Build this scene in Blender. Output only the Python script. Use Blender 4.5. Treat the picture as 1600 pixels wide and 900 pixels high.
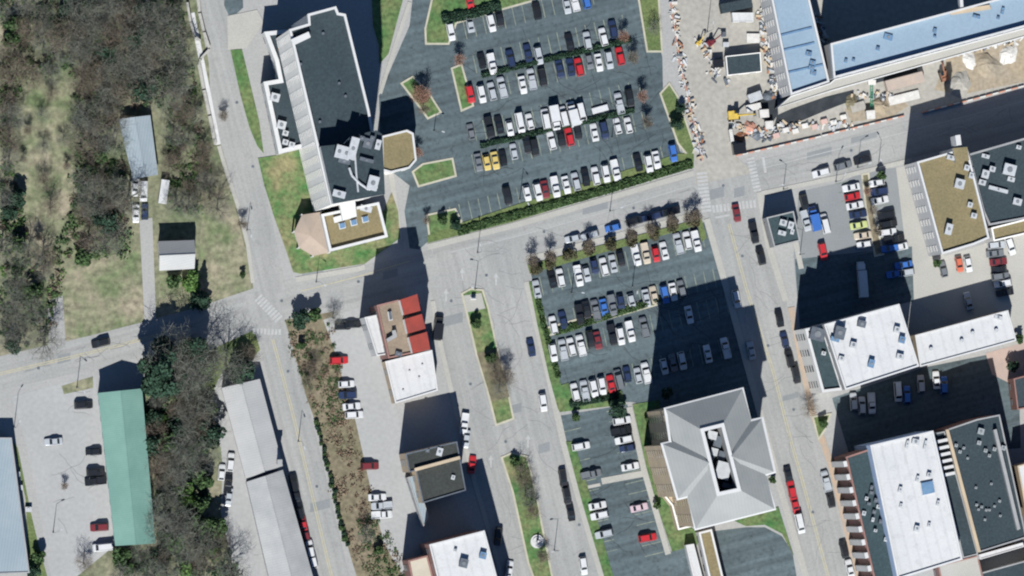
import bpy, bmesh, math, random
import numpy as np
from mathutils import Vector, Matrix
random.seed(7)
for o in list(bpy.data.objects): bpy.data.objects.remove(o)
SC = bpy.context.scene
COL = SC.collection
# ------------------------------------------------------------------ camera
CAM = Vector((-252.0, -60.0, 1800.0)); TGT = Vector((0, 0, 0))
FW = (TGT - CAM).normalized(); RT = FW.cross(Vector((0, 1, 0))).normalized(); UP = RT.cross(FW)
LENS = 36.0 * (TGT - CAM).length / 288.0
cd = bpy.data.cameras.new('camera'); cam = bpy.data.objects.new('camera', cd); COL.objects.link(cam)
cd.lens = LENS; cd.sensor_width = 36.0; cd.clip_start = 10; cd.clip_end = 9000
cam.matrix_world = Matrix((( RT.x, UP.x, -FW.x, CAM.x), (RT.y, UP.y, -FW.y, CAM.y), (RT.z, UP.z, -FW.z, CAM.z), (0, 0, 0, 1)))
SC.camera = cam
# ------------------------------------------------------------------ light
SUN_EL = math.radians(48.0); SUN_DIR = Vector((-0.12, -1.0, 0)).normalized() * math.cos(SUN_EL) + Vector((0, 0, math.sin(SUN_EL)))
w = bpy.data.worlds.new('World'); SC.world = w; w.use_nodes = True
nt = w.node_tree; nt.nodes.clear()
sky = nt.nodes.new('ShaderNodeTexSky'); sky.sky_type = 'NISHITA'; sky.sun_disc = False
sky.sun_elevation = SUN_EL; sky.sun_rotation = math.atan2(SUN_DIR.x, SUN_DIR.y)
sky.air_density = 1.0; sky.dust_density = 0.0; sky.ozone_density = 6.0
bg = nt.nodes.new('ShaderNodeBackground'); bg.inputs['Strength'].default_value = 0.05
wo = nt.nodes.new('ShaderNodeOutputWorld')
nt.links.new(sky.outputs[0], bg.inputs[0]); nt.links.new(bg.outputs[0], wo.inputs[0])
sl = bpy.data.lights.new('sun', 'SUN'); sl.energy = 5.0; sl.angle = math.radians(0.5); sl.color = (1.0, 0.93, 0.81)
so = bpy.data.objects.new('sun', sl); COL.objects.link(so); so.rotation_euler = SUN_DIR.to_track_quat('Z', 'Y').to_euler(); so.location = (0, -200, 300)
SC.view_settings.view_transform = 'Standard'; SC.view_settings.look = 'None'; SC.view_settings.gamma = 1.0
SC.view_settings.exposure = 0.36
SC.view_settings.use_white_balance = True; SC.view_settings.white_balance_temperature = 5800; SC.view_settings.white_balance_tint = 10
SC.render.engine = 'CYCLES'
SC.cycles.max_bounces = 5; SC.cycles.diffuse_bounces = 1; SC.cycles.glossy_bounces = 2; SC.cycles.transparent_max_bounces = 4
SC.cycles.pixel_filter_type = 'BLACKMAN_HARRIS'; SC.cycles.filter_width = 2.1
SC.cycles.use_denoising = True

# ------------------------------------------------------------------ helpers
def P(px, py, z=0.0):
    """plan position where the camera ray through image pixel (px, py) meets height z"""
    sx = (px - 800) / 1600 * 36 / LENS; sy = (450 - py) / 1600 * 36 / LENS
    d = FW + RT * sx + UP * sy
    t = (z - CAM.z) / d.z
    return CAM + d * t
def XY(pts, z=0.0): return [P(x, y, z).to_2d() for x, y in pts]
def area2(p): return sum(p[i][0]*p[(i+1)%len(p)][1] - p[(i+1)%len(p)][0]*p[i][1] for i in range(len(p)))
def ccw(p): return p if area2(p) > 0 else p[::-1]
def inset(p, d):
    n = len(p); out = []
    for i in range(n):
        a, b, c = Vector(p[i-1]), Vector(p[i]), Vector(p[(i+1) % n])
        e1 = (b-a).normalized(); e2 = (c-b).normalized()
        n1 = Vector((-e1.y, e1.x)); n2 = Vector((-e2.y, e2.x))
        m = n1 + n2; den = max(0.35, 1 + n1.dot(n2))
        out.append(b + m * (d / den))
    return out
def link(name, me, mat=None, parent=None, loc=None, rz=None):
    o = bpy.data.objects.new(name, me); COL.objects.link(o)
    if mat is not None and me is not None and len(me.materials) == 0: me.materials.append(mat)
    if parent is not None: o.parent = parent
    if loc is not None: o.location = loc
    if rz is not None: o.rotation_euler = (0, 0, rz)
    return o
def tag(o, label=None, cat=None, group=None, kind=None):
    if label: o['label'] = label
    if cat: o['category'] = cat
    if group: o['group'] = group
    if kind: o['kind'] = kind
    return o
def empty(name, loc=(0, 0, 0), rz=0.0):
    o = bpy.data.objects.new(name, None); COL.objects.link(o); o.location = loc; o.rotation_euler = (0, 0, rz); o.empty_display_size = 0.3
    return o
def mesh(name, v, f):
    me = bpy.data.meshes.new(name); me.from_pydata([tuple(a) for a in v], [], f); me.update(); return me
class MB:
    """collects boxes, prisms and tubes into one mesh"""
    def __init__(s): s.v = []; s.f = []
    def add(s, v, f):
        k = len(s.v); s.v += [tuple(a) for a in v]; s.f += [tuple(i + k for i in q) for q in f]; return s
    def box(s, c, d, rz=0.0, taper=1.0):
        cx, cy, cz = c; a, b, h = d[0]/2, d[1]/2, d[2]
        co, si = math.cos(rz), math.sin(rz); v = []
        for z, k in ((0, 1), (h, taper)):
            for x, y in ((-a*k, -b*k), (a*k, -b*k), (a*k, b*k), (-a*k, b*k)):
                v.append((cx + x*co - y*si, cy + x*si + y*co, cz + z))
        return s.add(v, [(3, 2, 1, 0), (4, 5, 6, 7), (0, 1, 5, 4), (1, 2, 6, 5), (2, 3, 7, 6), (3, 0, 4, 7)])
    def prism(s, p, z0, z1, top=True, bottom=False):
        p = ccw(p); n = len(p)
        v = [(a[0], a[1], z0) for a in p] + [(a[0], a[1], z1) for a in p]
        f = [(i, (i+1) % n, (i+1) % n + n, i + n) for i in range(n)]
        if top: f.append(tuple(range(n, 2*n)))
        if bottom: f.append(tuple(range(n-1, -1, -1)))
        return s.add(v, f)
    def tube(s, a, b, r0, r1, n=6):
        a, b = Vector(a), Vector(b); d = (b-a).normalized()
        x = d.orthogonal().normalized(); y = d.cross(x); v = []
        for c, r in ((a, r0), (b, r1)):
            for i in range(n):
                t = 2*math.pi*i/n; v.append(c + x*(r*math.cos(t)) + y*(r*math.sin(t)))
        f = [(i, (i+1) % n, (i+1) % n + n, i+n) for i in range(n)] + [tuple(range(n-1, -1, -1)), tuple(range(n, 2*n))]
        return s.add(v, f)
    def me(s, name): return mesh(name, s.v, s.f)
    def build(s, name, mat, parent=None, loc=None, rz=None): return link(name, s.me(name), mat, parent, loc, rz)
def sheet_mesh(name, p, z):
    bm = bmesh.new(); f = bm.faces.new([bm.verts.new((a[0], a[1], z)) for a in ccw(p)])
    f.normal_update(); bmesh.ops.triangulate(bm, faces=[f], ngon_method='EAR_CLIP'); me = bpy.data.meshes.new(name); bm.to_mesh(me); bm.free(); return me
def sheet(name, px, z, mat, parent=None, kind='structure', zpx=0.0):
    o = link(name, sheet_mesh(name, XY(px, zpx), z), mat, parent)
    if parent is None: tag(o, kind=kind)
    return o
def slab(name, px, z, mat, parent=None, kind='structure', raw=None):
    p = ccw(raw if raw else XY(px)); bm = bmesh.new()
    top = [bm.verts.new((a[0], a[1], z)) for a in p]; bot = [bm.verts.new((a[0], a[1], -0.05)) for a in p]
    f = bm.faces.new(top); n = len(p)
    for i in range(n): bm.faces.new((bot[i], bot[(i+1) % n], top[(i+1) % n], top[i]))
    f.normal_update(); bmesh.ops.triangulate(bm, faces=[f], ngon_method='EAR_CLIP'); me = bpy.data.meshes.new(name); bm.to_mesh(me); bm.free()
    o = link(name, me, mat, parent)
    if parent is None: tag(o, kind=kind)
    return o
def strip_poly(px, wpx):
    """outline (image pixels) of a band of width wpx along a polyline"""
    L, Rr = [], []; n = len(px)
    for i in range(n):
        a = Vector(px[max(0, i-1)]); b = Vector(px[min(n-1, i+1)]); d = (b-a).normalized(); q = Vector((-d.y, d.x)) * (wpx/2)
        L.append(tuple(Vector(px[i]) + q)); Rr.append(tuple(Vector(px[i]) - q))
    return L + Rr[::-1]

# ------------------------------------------------------------------ materials
MATS = {}
def lin(c): return tuple(c) + (1.0,) if len(c) == 3 else tuple(c)
def mat(name, c, c2=None, scale=0.25, rough=0.85, var=0.25, fine=6.0, bump=0.0, spec=0.3, metallic=0.0, coat=0.0, contrast=0.5, fvar=0.18, bands=None, wear=None, spots=0.0):
    """procedural surface: two colours mixed by broad noise, finer grain over it"""
    m = bpy.data.materials.new(name); m.use_nodes = True; t = m.node_tree; N = t.nodes; Lk = t.links
    b = N['Principled BSDF']; b.inputs['Roughness'].default_value = rough; b.inputs['Specular IOR Level'].default_value = spec
    b.inputs['Metallic'].default_value = metallic; b.inputs['Coat Weight'].default_value = coat
    if c2 is None: c2 = tuple(x * (1 - var) for x in c)
    g = N.new('ShaderNodeNewGeometry')
    n1 = N.new('ShaderNodeTexNoise'); n1.inputs['Scale'].default_value = scale; n1.inputs['Detail'].default_value = 6; n1.inputs['Roughness'].default_value = 0.62
    n2 = N.new('ShaderNodeTexNoise'); n2.inputs['Scale'].default_value = fine; n2.inputs['Detail'].default_value = 4
    Lk.new(g.outputs['Position'], n1.inputs['Vector']); Lk.new(g.outputs['Position'], n2.inputs['Vector'])
    r = N.new('ShaderNodeValToRGB'); h = contrast * 0.24
    r.color_ramp.elements[0].position = 0.5 - h; r.color_ramp.elements[1].position = 0.5 + h
    r.color_ramp.elements[0].color = lin(c2); r.color_ramp.elements[1].color = lin(c)
    Lk.new(n1.outputs['Fac'], r.inputs['Fac'])
    mr = N.new('ShaderNodeMapRange'); mr.inputs['From Min'].default_value = 0.3; mr.inputs['From Max'].default_value = 0.7
    mr.inputs['To Min'].default_value = 1 - fvar; mr.inputs['To Max'].default_value = 1 + fvar
    Lk.new(n2.outputs['Fac'], mr.inputs['Value'])
    mx = N.new('ShaderNodeMix'); mx.data_type = 'RGBA'; mx.blend_type = 'MULTIPLY'; mx.inputs[0].default_value = 1.0
    Lk.new(r.outputs['Color'], mx.inputs[6]); Lk.new(mr.outputs['Result'], mx.inputs[7])
    out = mx.outputs[2]
    if bands:
        sp, dark, ang = bands
        vr = N.new('ShaderNodeMapping'); vr.inputs['Rotation'].default_value = (0, 0, ang)
        Lk.new(g.outputs['Position'], vr.inputs['Vector'])
        wv = N.new('ShaderNodeTexWave'); wv.inputs['Scale'].default_value = 0.314 / sp; wv.inputs['Distortion'].default_value = 0.3
        Lk.new(vr.outputs['Vector'], wv.inputs['Vector'])
        r2 = N.new('ShaderNodeMapRange'); r2.inputs['From Min'].default_value = 0.0; r2.inputs['From Max'].default_value = 0.25
        r2.inputs['To Min'].default_value = 1 - dark; r2.inputs['To Max'].default_value = 1.0
        Lk.new(wv.outputs['Fac'], r2.inputs['Value'])
        m2 = N.new('ShaderNodeMix'); m2.data_type = 'RGBA'; m2.blend_type = 'MULTIPLY'; m2.inputs[0].default_value = 1.0
        Lk.new(out, m2.inputs[6]); Lk.new(r2.outputs['Result'], m2.inputs[7]); out = m2.outputs[2]
    if wear:
        ang, amt = wear
        vr = N.new('ShaderNodeMapping'); vr.inputs['Rotation'].default_value = (0, 0, -ang); vr.inputs['Scale'].default_value = (1, 1, 1)
        v2 = N.new('ShaderNodeVectorMath'); v2.operation = 'MULTIPLY'; v2.inputs[1].default_value = (.02, .55, 1)
        Lk.new(g.outputs['Position'], vr.inputs['Vector']); Lk.new(vr.outputs['Vector'], v2.inputs[0])
        n3 = N.new('ShaderNodeTexNoise'); n3.inputs['Scale'].default_value = 1.0; n3.inputs['Detail'].default_value = 4; Lk.new(v2.outputs[0], n3.inputs['Vector'])
        r3 = N.new('ShaderNodeMapRange'); r3.inputs['From Min'].default_value = .32; r3.inputs['From Max'].default_value = .68; r3.inputs['To Min'].default_value = 1-amt; r3.inputs['To Max'].default_value = 1+amt
        Lk.new(n3.outputs['Fac'], r3.inputs['Value'])
        m3 = N.new('ShaderNodeMix'); m3.data_type = 'RGBA'; m3.blend_type = 'MULTIPLY'; m3.inputs[0].default_value = 1.0
        Lk.new(out, m3.inputs[6]); Lk.new(r3.outputs['Result'], m3.inputs[7]); out = m3.outputs[2]
    if spots:
        n4 = N.new('ShaderNodeTexNoise'); n4.inputs['Scale'].default_value = .45; n4.inputs['Detail'].default_value = 7; n4.inputs['Roughness'].default_value = .7; Lk.new(g.outputs['Position'], n4.inputs['Vector'])
        r4 = N.new('ShaderNodeMapRange'); r4.inputs['From Min'].default_value = .3; r4.inputs['From Max'].default_value = .47; r4.inputs['To Min'].default_value = 1-spots; r4.inputs['To Max'].default_value = 1.0
        Lk.new(n4.outputs['Fac'], r4.inputs['Value'])
        m4 = N.new('ShaderNodeMix'); m4.data_type = 'RGBA'; m4.blend_type = 'MULTIPLY'; m4.inputs[0].default_value = 1.0
        Lk.new(out, m4.inputs[6]); Lk.new(r4.outputs['Result'], m4.inputs[7]); out = m4.outputs[2]
    Lk.new(out, b.inputs['Base Color'])
    if bump > 0:
        bp = N.new('ShaderNodeBump'); bp.inputs['Strength'].default_value = bump; bp.inputs['Distance'].default_value = 0.3
        Lk.new(n2.outputs['Fac'], bp.inputs['Height']); Lk.new(bp.outputs['Normal'], b.inputs['Normal'])
    MATS[name] = m; return m
AX = math.radians(-14)
EA = math.radians(15)
asph_old = mat('old_asphalt', (.335, .33, .31), (.27, .272, .262), .04, fine=1.6, contrast=1.0, fvar=.08, wear=(EA, .10), spots=.14)
asph_ns = mat('old_asphalt_north_south', (.335, .33, .31), (.27, .272, .262), .04, fine=1.6, contrast=1.0, fvar=.08, wear=(math.radians(-76), .10), spots=.14)
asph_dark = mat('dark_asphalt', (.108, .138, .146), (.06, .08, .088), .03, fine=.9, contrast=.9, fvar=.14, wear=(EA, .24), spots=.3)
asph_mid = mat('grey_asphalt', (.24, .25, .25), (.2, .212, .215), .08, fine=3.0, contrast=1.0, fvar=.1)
concrete = mat('concrete', (.4, .385, .345), (.345, .335, .3), .1, fine=3.0, contrast=1.0, fvar=.1)
pave = mat('pale_paving', (.36, .355, .338), (.29, .288, .275), .045, fine=1.5, contrast=1.2, fvar=.09)
kerbm = mat('kerb_concrete', (.46, .43, .33), (.38, .36, .28), .3, fvar=.12)
gravel_m = mat('gravel_lot', (.375, .372, .36), (.31, .31, .3), .045, fine=.9, contrast=1.4, fvar=.07)
sand_m = mat('site_sand', (.37, .35, .305), (.3, .285, .25), .08, fine=.8, contrast=1.2, fvar=.13)
dirt_m = mat('orange_dirt', (.34, .27, .175), (.28, .245, .19), .09, fine=.9, contrast=.9, fvar=.18)
lawn_m = mat('lawn_green', (.15, .17, .07), (.055, .14, .04), .16, fine=.9, contrast=.8, fvar=.32, spots=.25)
lawn_olive = mat('lawn_olive', (.15, .175, .065), (.08, .125, .04), .16, fine=1.8, contrast=.9, fvar=.3)
wood_m = mat('woodland_floor', (.25, .225, .155), (.095, .13, .06), .06, fine=.7, contrast=.8, fvar=.35)
dry_m = mat('dry_grass', (.285, .25, .175), (.125, .16, .075), .11, fine=.6, contrast=.6, fvar=.35, spots=.3)
bank_m = mat('brown_bank', (.225, .18, .125), (.13, .125, .07), .08, fine=.7, contrast=.8, fvar=.32)
pt_white = mat('white_paint', (.44, .437, .425), (.35, .348, .337), .7, fvar=.15, contrast=.8)
pt_yel = mat('yellow_paint', (.48, .42, .24), (.4, .37, .25), .5, fvar=.2)
pt_stall = mat('stall_paint', (.25, .27, .2), (.14, .17, .15), .4, fvar=.25)
r_white = mat('white_membrane', (.58, .575, .56), (.5, .5, .495), .09, rough=.6, fine=2.0, contrast=.9, fvar=.05, bands=(3.0, .07, AX), spots=.16)
r_dark = mat('dark_membrane', (.04, .056, .064), (.028, .042, .049), .1, fine=1.5, contrast=1.0, fvar=.2)
r_teal = mat('teal_grey_membrane', (.045, .069, .075), (.034, .055, .062), .1, fine=1.5, contrast=1.0, fvar=.2)
r_brown = mat('brown_black_felt', (.046, .05, .045), (.034, .038, .036), .1, fine=1.5, contrast=1.0, fvar=.2)
r_tan = mat('tan_gravel_roof', (.23, .185, .095), (.175, .15, .08), .12, fine=1.6, contrast=1.0, fvar=.16)
r_red = mat('red_metal_roof', (.36, .07, .05), (.28, .06, .045), .3, rough=.5, fvar=.1, bands=(.5, .2, AX))
r_green = mat('green_metal_roof', (.185, .315, .26), (.15, .27, .225), .1, rough=.55, fvar=.07, bands=(.6, .12, math.radians(83)))
r_grey = mat('grey_metal_roof', (.42, .415, .4), (.36, .36, .35), .07, rough=.6, fvar=.07, bands=(.7, .1, math.radians(76)))
r_greyd = mat('weathered_metal_roof', (.41, .405, .39), (.31, .315, .31), .07, rough=.6, fvar=.1, bands=(.7, .1, math.radians(76)))
r_blue = mat('pale_blue_roof', (.27, .35, .42), (.23, .31, .385), .08, rough=.6, fine=1.5, contrast=1.1, fvar=.06)
r_steel = mat('galvanised_roof', (.3, .345, .37), (.25, .3, .33), .08, rough=.55, fvar=.07, bands=(.8, .12, math.radians(8)))
r_hip = mat('pale_standing_seam', (.29, .297, .285), (.255, .264, .256), .12, rough=.55, fvar=.06, bands=(.9, .07, AX))
w_cream = mat('cream_wall', (.82, .79, .74), (.76, .74, .69), .2, fvar=.08)
w_white = mat('white_wall', (.58, .575, .56), (.53, .525, .51), .2, fvar=.08)
w_brick = mat('brown_brick_wall', (.29, .16, .135), (.23, .13, .11), .5, fvar=.2)
w_tan = mat('tan_wall', (.5, .4, .27), (.42, .34, .24), .2, fvar=.1)
w_grey = mat('grey_wall', (.34, .34, .33), (.28, .28, .28), .2, fvar=.1)
unit_m = mat('unit_metal', (.47, .48, .485), (.4, .41, .42), .8, rough=.5, fvar=.1)
fan_m = mat('fan_grille', (.2, .21, .22), (.15, .16, .17), .8, rough=.5, fvar=.1)
unit_d = mat('unit_dark', (.12, .14, .16), (.09, .1, .12), .8, rough=.5, fvar=.1)
glass_b = mat('bronze_window_glass', (.3, .245, .175), (.24, .2, .15), .3, rough=.2, spec=.6, fvar=.05)
glass_m = mat('window_glass', (.12, .13, .14), (.08, .09, .1), .3, rough=.12, spec=.6, fvar=.05)
glass_p = mat('pale_window_glass', (.66, .64, .6), (.6, .59, .56), .3, rough=.2, spec=.6, fvar=.05)
sky_m = mat('skylight_glass', (.16, .26, .38), (.12, .2, .32), .5, rough=.15, spec=.6, fvar=.05)
cglass = mat('car_glass', (.02, .026, .032), (.015, .02, .026), .5, rough=.12, spec=.5, fvar=.02)
tyre = mat('tyre_rubber', (.018, .018, .018), fvar=.05)
lampm = mat('lamp_metal', (.17, .18, .18), fvar=.05, rough=.5)
bark = mat('bark', (.12, .105, .09), (.08, .07, .06), 1.0, fvar=.2)
twig1 = mat('twigs_grey', (.2, .2, .165), (.12, .13, .105), .5, fvar=.3)
twig2 = mat('twigs_brown', (.21, .17, .125), (.13, .11, .08), .5, fvar=.3)
leafg = mat('leaf_green', (.085, .14, .05), (.045, .085, .03), .7, fvar=.3)
leafb = mat('leaf_bright', (.12, .2, .05), (.06, .13, .03), .7, fvar=.3)
leafd = mat('leaf_dark', (.04, .08, .045), (.024, .052, .032), .7, fvar=.3)
leafo = mat('leaf_olive', (.12, .105, .055), (.06, .065, .035), .7, fvar=.3)
leafr = mat('bud_red', (.36, .2, .14), (.24, .15, .11), .7, fvar=.3)
rust = mat('rust_steel', (.32, .14, .07), (.22, .12, .08), .8, fvar=.2)
orange_m = mat('barrier_orange', (.52, .25, .17), (.46, .26, .19), .8, fvar=.1)
barr_w = mat('barrier_white', (.62, .6, .56), (.52, .5, .46), .8, fvar=.1)
yel_m = mat('machine_yellow', (.62, .43, .06), (.5, .36, .08), .8, rough=.45, fvar=.1)
green_m = mat('machine_green', (.05, .3, .17), fvar=.1, rough=.45)

# ------------------------------------------------------------------ ground, roads, lots
def ground():
    s = 900
    o = link('ground', mesh('ground', [(-s, -s, -.02), (s, -s, -.02), (s, s, -.02), (-s, s, -.02)], [(0, 1, 2, 3)]), pave); tag(o, kind='structure')
ground()
sheet('woodland_floor', [(-160, -120), (303, -120), (308, 0), (325, 75), (328, 140), (345, 225), (375, 330), (396, 450), (330, 478), (0, 560), (-160, 590)], .002, wood_m)
sheet('dry_grass', [(75, 545), (82, 470), (100, 420), (190, 395), (225, 380), (232, 500), (150, 522)], .008, dry_m)
sheet('dry_grass', [(246, 500), (250, 430), (309, 429), (316, 330), (340, 290), (362, 300), (385, 400), (393, 452), (330, 474)], .008, dry_m)
sheet('dry_grass', [(30, 190), (45, 130), (105, 130), (120, 190), (118, 290), (105, 340), (75, 395), (45, 370), (25, 270)], .007, dry_m)
sheet('driveway', [(218, 345), (238, 340), (244, 500), (226, 506)], .012, pave)
sheet('driveway', [(75, 470), (98, 462), (103, 540), (76, 548)], .012, pave)
sheet('woodland_floor', [(222, 600), (250, 560), (330, 545), (345, 600), (350, 680), (345, 800), (395, 1020), (60, 1020), (85, 860), (178, 852), (175, 750)], .005, wood_m)
sheet('gravel_lot', [(18, 620), (100, 598), (148, 590), (165, 690), (182, 850), (115, 905), (80, 905), (60, 790), (40, 690)], .006, gravel_m)
sheet('gravel_lot', [(318, 600), (345, 590), (390, 760), (435, 1000), (395, 1000), (360, 850), (345, 700)], .009, gravel_m)
sheet('brown_bank', [(445, 500), (520, 487), (527, 540), (540, 600), (556, 660), (575, 735), (590, 800), (612, 850), (650, 960), (575, 960), (545, 860), (500, 680), (452, 545)], .008, bank_m)
sheet('green_verge', [(20, 690), (28, 700), (48, 800), (60, 850), (75, 905), (46, 905), (40, 780)], .008, lawn_olive)
sheet('green_verge', [(96, 603), (145, 588), (146, 606), (100, 616)], .012, dry_m)
sheet('green_verge', [(300, 560), (398, 515), (412, 540), (395, 560), (345, 585), (320, 640), (296, 620)], .012, lawn_olive)
# main roads
def road(name, centre, wpx, z, m=None): return sheet(name, strip_poly(centre, wpx), z, m or (asph_old if name == 'main_road' else asph_ns))
ROAD_A = [(-220, 638), (0, 583), (150, 549), (300, 510), (420, 470), (560, 445), (680, 410), (820, 380), (950, 346), (1090, 303), (1250, 265), (1420, 218), (1600, 172), (1760, 130)]
road('main_road', ROAD_A[:7], 52, .02)
road('main_road', ROAD_A[6:], 58, .024)
road('side_road', [(300, -160), (328, 0), (342, 70), (358, 150), (378, 230), (398, 320), (415, 400), (428, 460)], 42, .028)
road('side_road', [(405, 455), (428, 530), (458, 640), (482, 740), (515, 880), (548, 1010)], 50, .032)
sheet('boulevard', [(660, 405), (820, 372), (828, 430), (862, 580), (880, 690), (935, 895), (970, 1020), (815, 1020), (785, 890), (745, 760), (712, 640), (690, 540), (678, 470)], .036, asph_ns)
sheet('cross_street', [(1085, 290), (1178, 265), (1190, 315), (1228, 470), (1264, 640), (1332, 890), (1370, 1020), (1300, 1020), (1262, 890), (1222, 752), (1190, 650), (1140, 450), (1110, 345)], .040, asph_ns)
sheet('site_road', [(1040, -120), (1180, -120), (1160, 60), (1135, 120), (1140, 200), (1150, 245), (1178, 270), (1088, 288), (1082, 180), (1065, 100)], .044, sand_m)
# dark parking lots
sheet('parking_lot', [(655, -100), (1010, -100), (1012, 0), (1035, 90), (1036, 140), (1062, 235), (1082, 262), (800, 342), (668, 378), (655, 390), (640, 388), (632, 330), (640, 290), (612, 268), (596, 262), (592, 150), (640, 40)], .012, asph_dark)
sheet('parking_lot', [(828, 420), (1108, 345), (1130, 440), (1190, 655), (1050, 640), (985, 628), (872, 632), (850, 560), (838, 470)], .016, asph_dark)
sheet('parking_lot', [(872, 650), (980, 632), (1010, 730), (1048, 862), (1088, 852), (1092, 1010), (970, 1010), (935, 880), (900, 760)], .014, asph_dark)
sheet('parking_lot', [(1115, 830), (1165, 824), (1195, 824), (1222, 838), (1238, 862), (1262, 1000), (1130, 1000)], .018, asph_dark)
sheet('car_park', [(1242, 405), (1425, 385), (1428, 470), (1250, 515)], .018, asph_dark)  # white building's shadow put into darker asphalt over the grey car park
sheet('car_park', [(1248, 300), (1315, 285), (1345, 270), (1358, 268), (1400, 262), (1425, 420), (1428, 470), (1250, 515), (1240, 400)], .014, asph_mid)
sheet('car_park', [(1300, 622), (1440, 575), (1590, 545), (1595, 700), (1330, 720)], .013, asph_dark)  # darker asphalt colour deepens the building shade over this car park
sheet('car_park', [(505, 500), (560, 480), (580, 490), (600, 560), (620, 640), (640, 740), (645, 850), (660, 950), (600, 850), (585, 790), (555, 655), (535, 590), (520, 540)], .015, gravel_m)
sheet('paved_yard', [(1400, 262), (1432, 256), (1476, 400), (1540, 380), (1600, 365), (1660, 350), (1660, 520), (1580, 545), (1425, 470)], .017, concrete)
# construction ground
sheet('site_dirt', [(1140, -120), (1760, -120), (1760, 95), (1600, 135), (1410, 180), (1150, 243), (1132, 180), (1130, 100)], .010, sand_m)
sheet('site_dirt', [(1480, 90), (1600, 50), (1700, 30), (1700, 100), (1600, 128), (1500, 148), (1460, 140)], .015, dirt_m)
sheet('site_dirt', [(1320, 170), (1400, 148), (1420, 165), (1390, 185), (1330, 190)], .016, dirt_m)
# raised footpaths
WZ = [0]
def walk(px, wpx, z=.14, m=None):
    WZ[0] += 1; z = .12 + .0017*WZ[0]; slab('footpath', strip_poly(px, wpx), z, m or concrete)
walk([(668, 386), (800, 353), (950, 310), (1085, 270)], 9)
walk([(823, 405), (950, 372), (1090, 334)], 8, .145)
walk([(462, 437), (560, 420), (570, 417)], 8)
walk([(823, 440), (858, 590), (880, 690), (905, 780), (942, 905), (970, 1010)], 10, .15)
walk([(1104, 342), (1135, 450), (1190, 655), (1216, 752), (1256, 890), (1290, 1010)], 10, .155)
walk([(1236, 480), (1268, 640), (1300, 730), (1338, 890), (1368, 1010)], 10, .15, mat('brick_paving', (.42, .31, .22), (.36, .3, .24), .4, fvar=.15))
walk([(983, 636), (1005, 730), (1025, 800), (1044, 866)], 9, .16)
walk([(940, 752), (1005, 740)], 10, .15); walk([(900, 765), (938, 757)], 5, .15)
walk([(1236, 345), (1252, 420)], 8, .15)
walk([(676, 470), (690, 545), (712, 640), (742, 755), (770, 850), (800, 960)], 7, .15)
walk([(640, 3), (618, 70), (594, 146)], 6, .13)
walk([(610, 265), (618, 320), (625, 375)], 8, .13)
walk([(1187, 300), (1200, 380), (1228, 470)], 10, .15)
walk([(1190, 302), (1320, 275), (1425, 250)], 7, .155)
slab('footpath', [(355, 25), (402, 15), (412, 35), (385, 75), (356, 78)], .13, concrete)
# lawns with kerbs
LZ = [0]
def lawn(px, m=None, kerb=True, z=.16):
    LZ[0] += 1; z += .0045*LZ[0]
    p = ccw(XY(px)); o = None
    if kerb:
        k = slab('kerbed_lawn', None, z - .02, kerbm, raw=p); sl_ = slab('grass_patch', None, z, m or lawn_m, parent=k, raw=inset(p, .55)); return k
    return slab('lawn', px, z, m or lawn_m)
lawn([(360, 78), (378, 77), (405, 190), (412, 240), (402, 228), (390, 200), (376, 150)], kerb=False)
lawn([(403, 247), (430, 243), (468, 233), (490, 330), (600, 330), (612, 300), (622, 330), (625, 372), (570, 412), (470, 428), (458, 425), (450, 400), (427, 335), (413, 290)], mat('lawn_mixed', (.22, .2, .1), (.055, .15, .04), .13, fine=.9, contrast=.6, fvar=.3, spots=.2), kerb=False)
lawn([(665, 335), (712, 325), (722, 345), (722, 360), (670, 375)])
lawn([(643, 268), (660, 255), (708, 246), (714, 276), (653, 293)])
lawn([(625, 130), (645, 118), (668, 140), (691, 176), (668, 187), (652, 165)])
lawn([(704, 106), (722, 99), (741, 166), (720, 175)])
lawn([(682, -40), (663, 45), (664, 70), (702, 70), (714, 37), (760, 23), (860, -5), (860, -40)])
lawn([(580, -40), (640, -40), (607, 84), (593, 100), (592, 70), (583, 40)], kerb=False)
lawn([(990, -40), (1010, 82), (1036, 82), (1028, -40)], lawn_olive)
lawn([(1030, 146), (1046, 128), (1060, 150), (1087, 232), (1080, 252), (1058, 225)], lawn_olive)
lawn([(668, 380), (800, 347), (1084, 262), (1084, 240), (1060, 240), (800, 322), (722, 348), (668, 368)], lawn_olive, kerb=False)
lawn([(824, 414), (1096, 341), (1104, 372), (1096, 378), (1090, 352), (828, 428)], lawn_olive, kerb=False)
lawn([(826, 440), (838, 440), (856, 520), (876, 600), (888, 640), (872, 640), (858, 590), (840, 510)], kerb=False)
lawn([(850, 512), (1030, 462), (1032, 476), (856, 526)], lawn_olive)
lawn([(864, 606), (888, 598), (894, 622), (970, 606), (978, 632), (874, 644)], kerb=False)
lawn([(884, 690), (896, 690), (918, 760), (958, 900), (945, 905), (908, 780)], kerb=False)
lawn([(988, 632), (1030, 625), (1040, 690), (1028, 700), (1030, 760), (1052, 800), (1086, 830), (1100, 848), (1050, 862), (1030, 800), (1010, 730)], kerb=False)
lawn([(1148, 814), (1216, 792), (1240, 868), (1222, 834), (1195, 820), (1165, 822)], kerb=False)
lawn([(1345, 272), (1358, 269), (1366, 330), (1382, 398), (1366, 402), (1352, 330)], bank_m)
lawn([(720, 458), (735, 450), (755, 452), (764, 480), (776, 535), (790, 590), (804, 655), (774, 666), (760, 610), (742, 550), (728, 490)], MATS['lawn_mixed'])
lawn([(782, 714), (800, 706), (824, 712), (836, 760), (850, 830), (868, 920), (842, 930), (824, 880), (800, 770)], MATS['lawn_mixed'])
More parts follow.
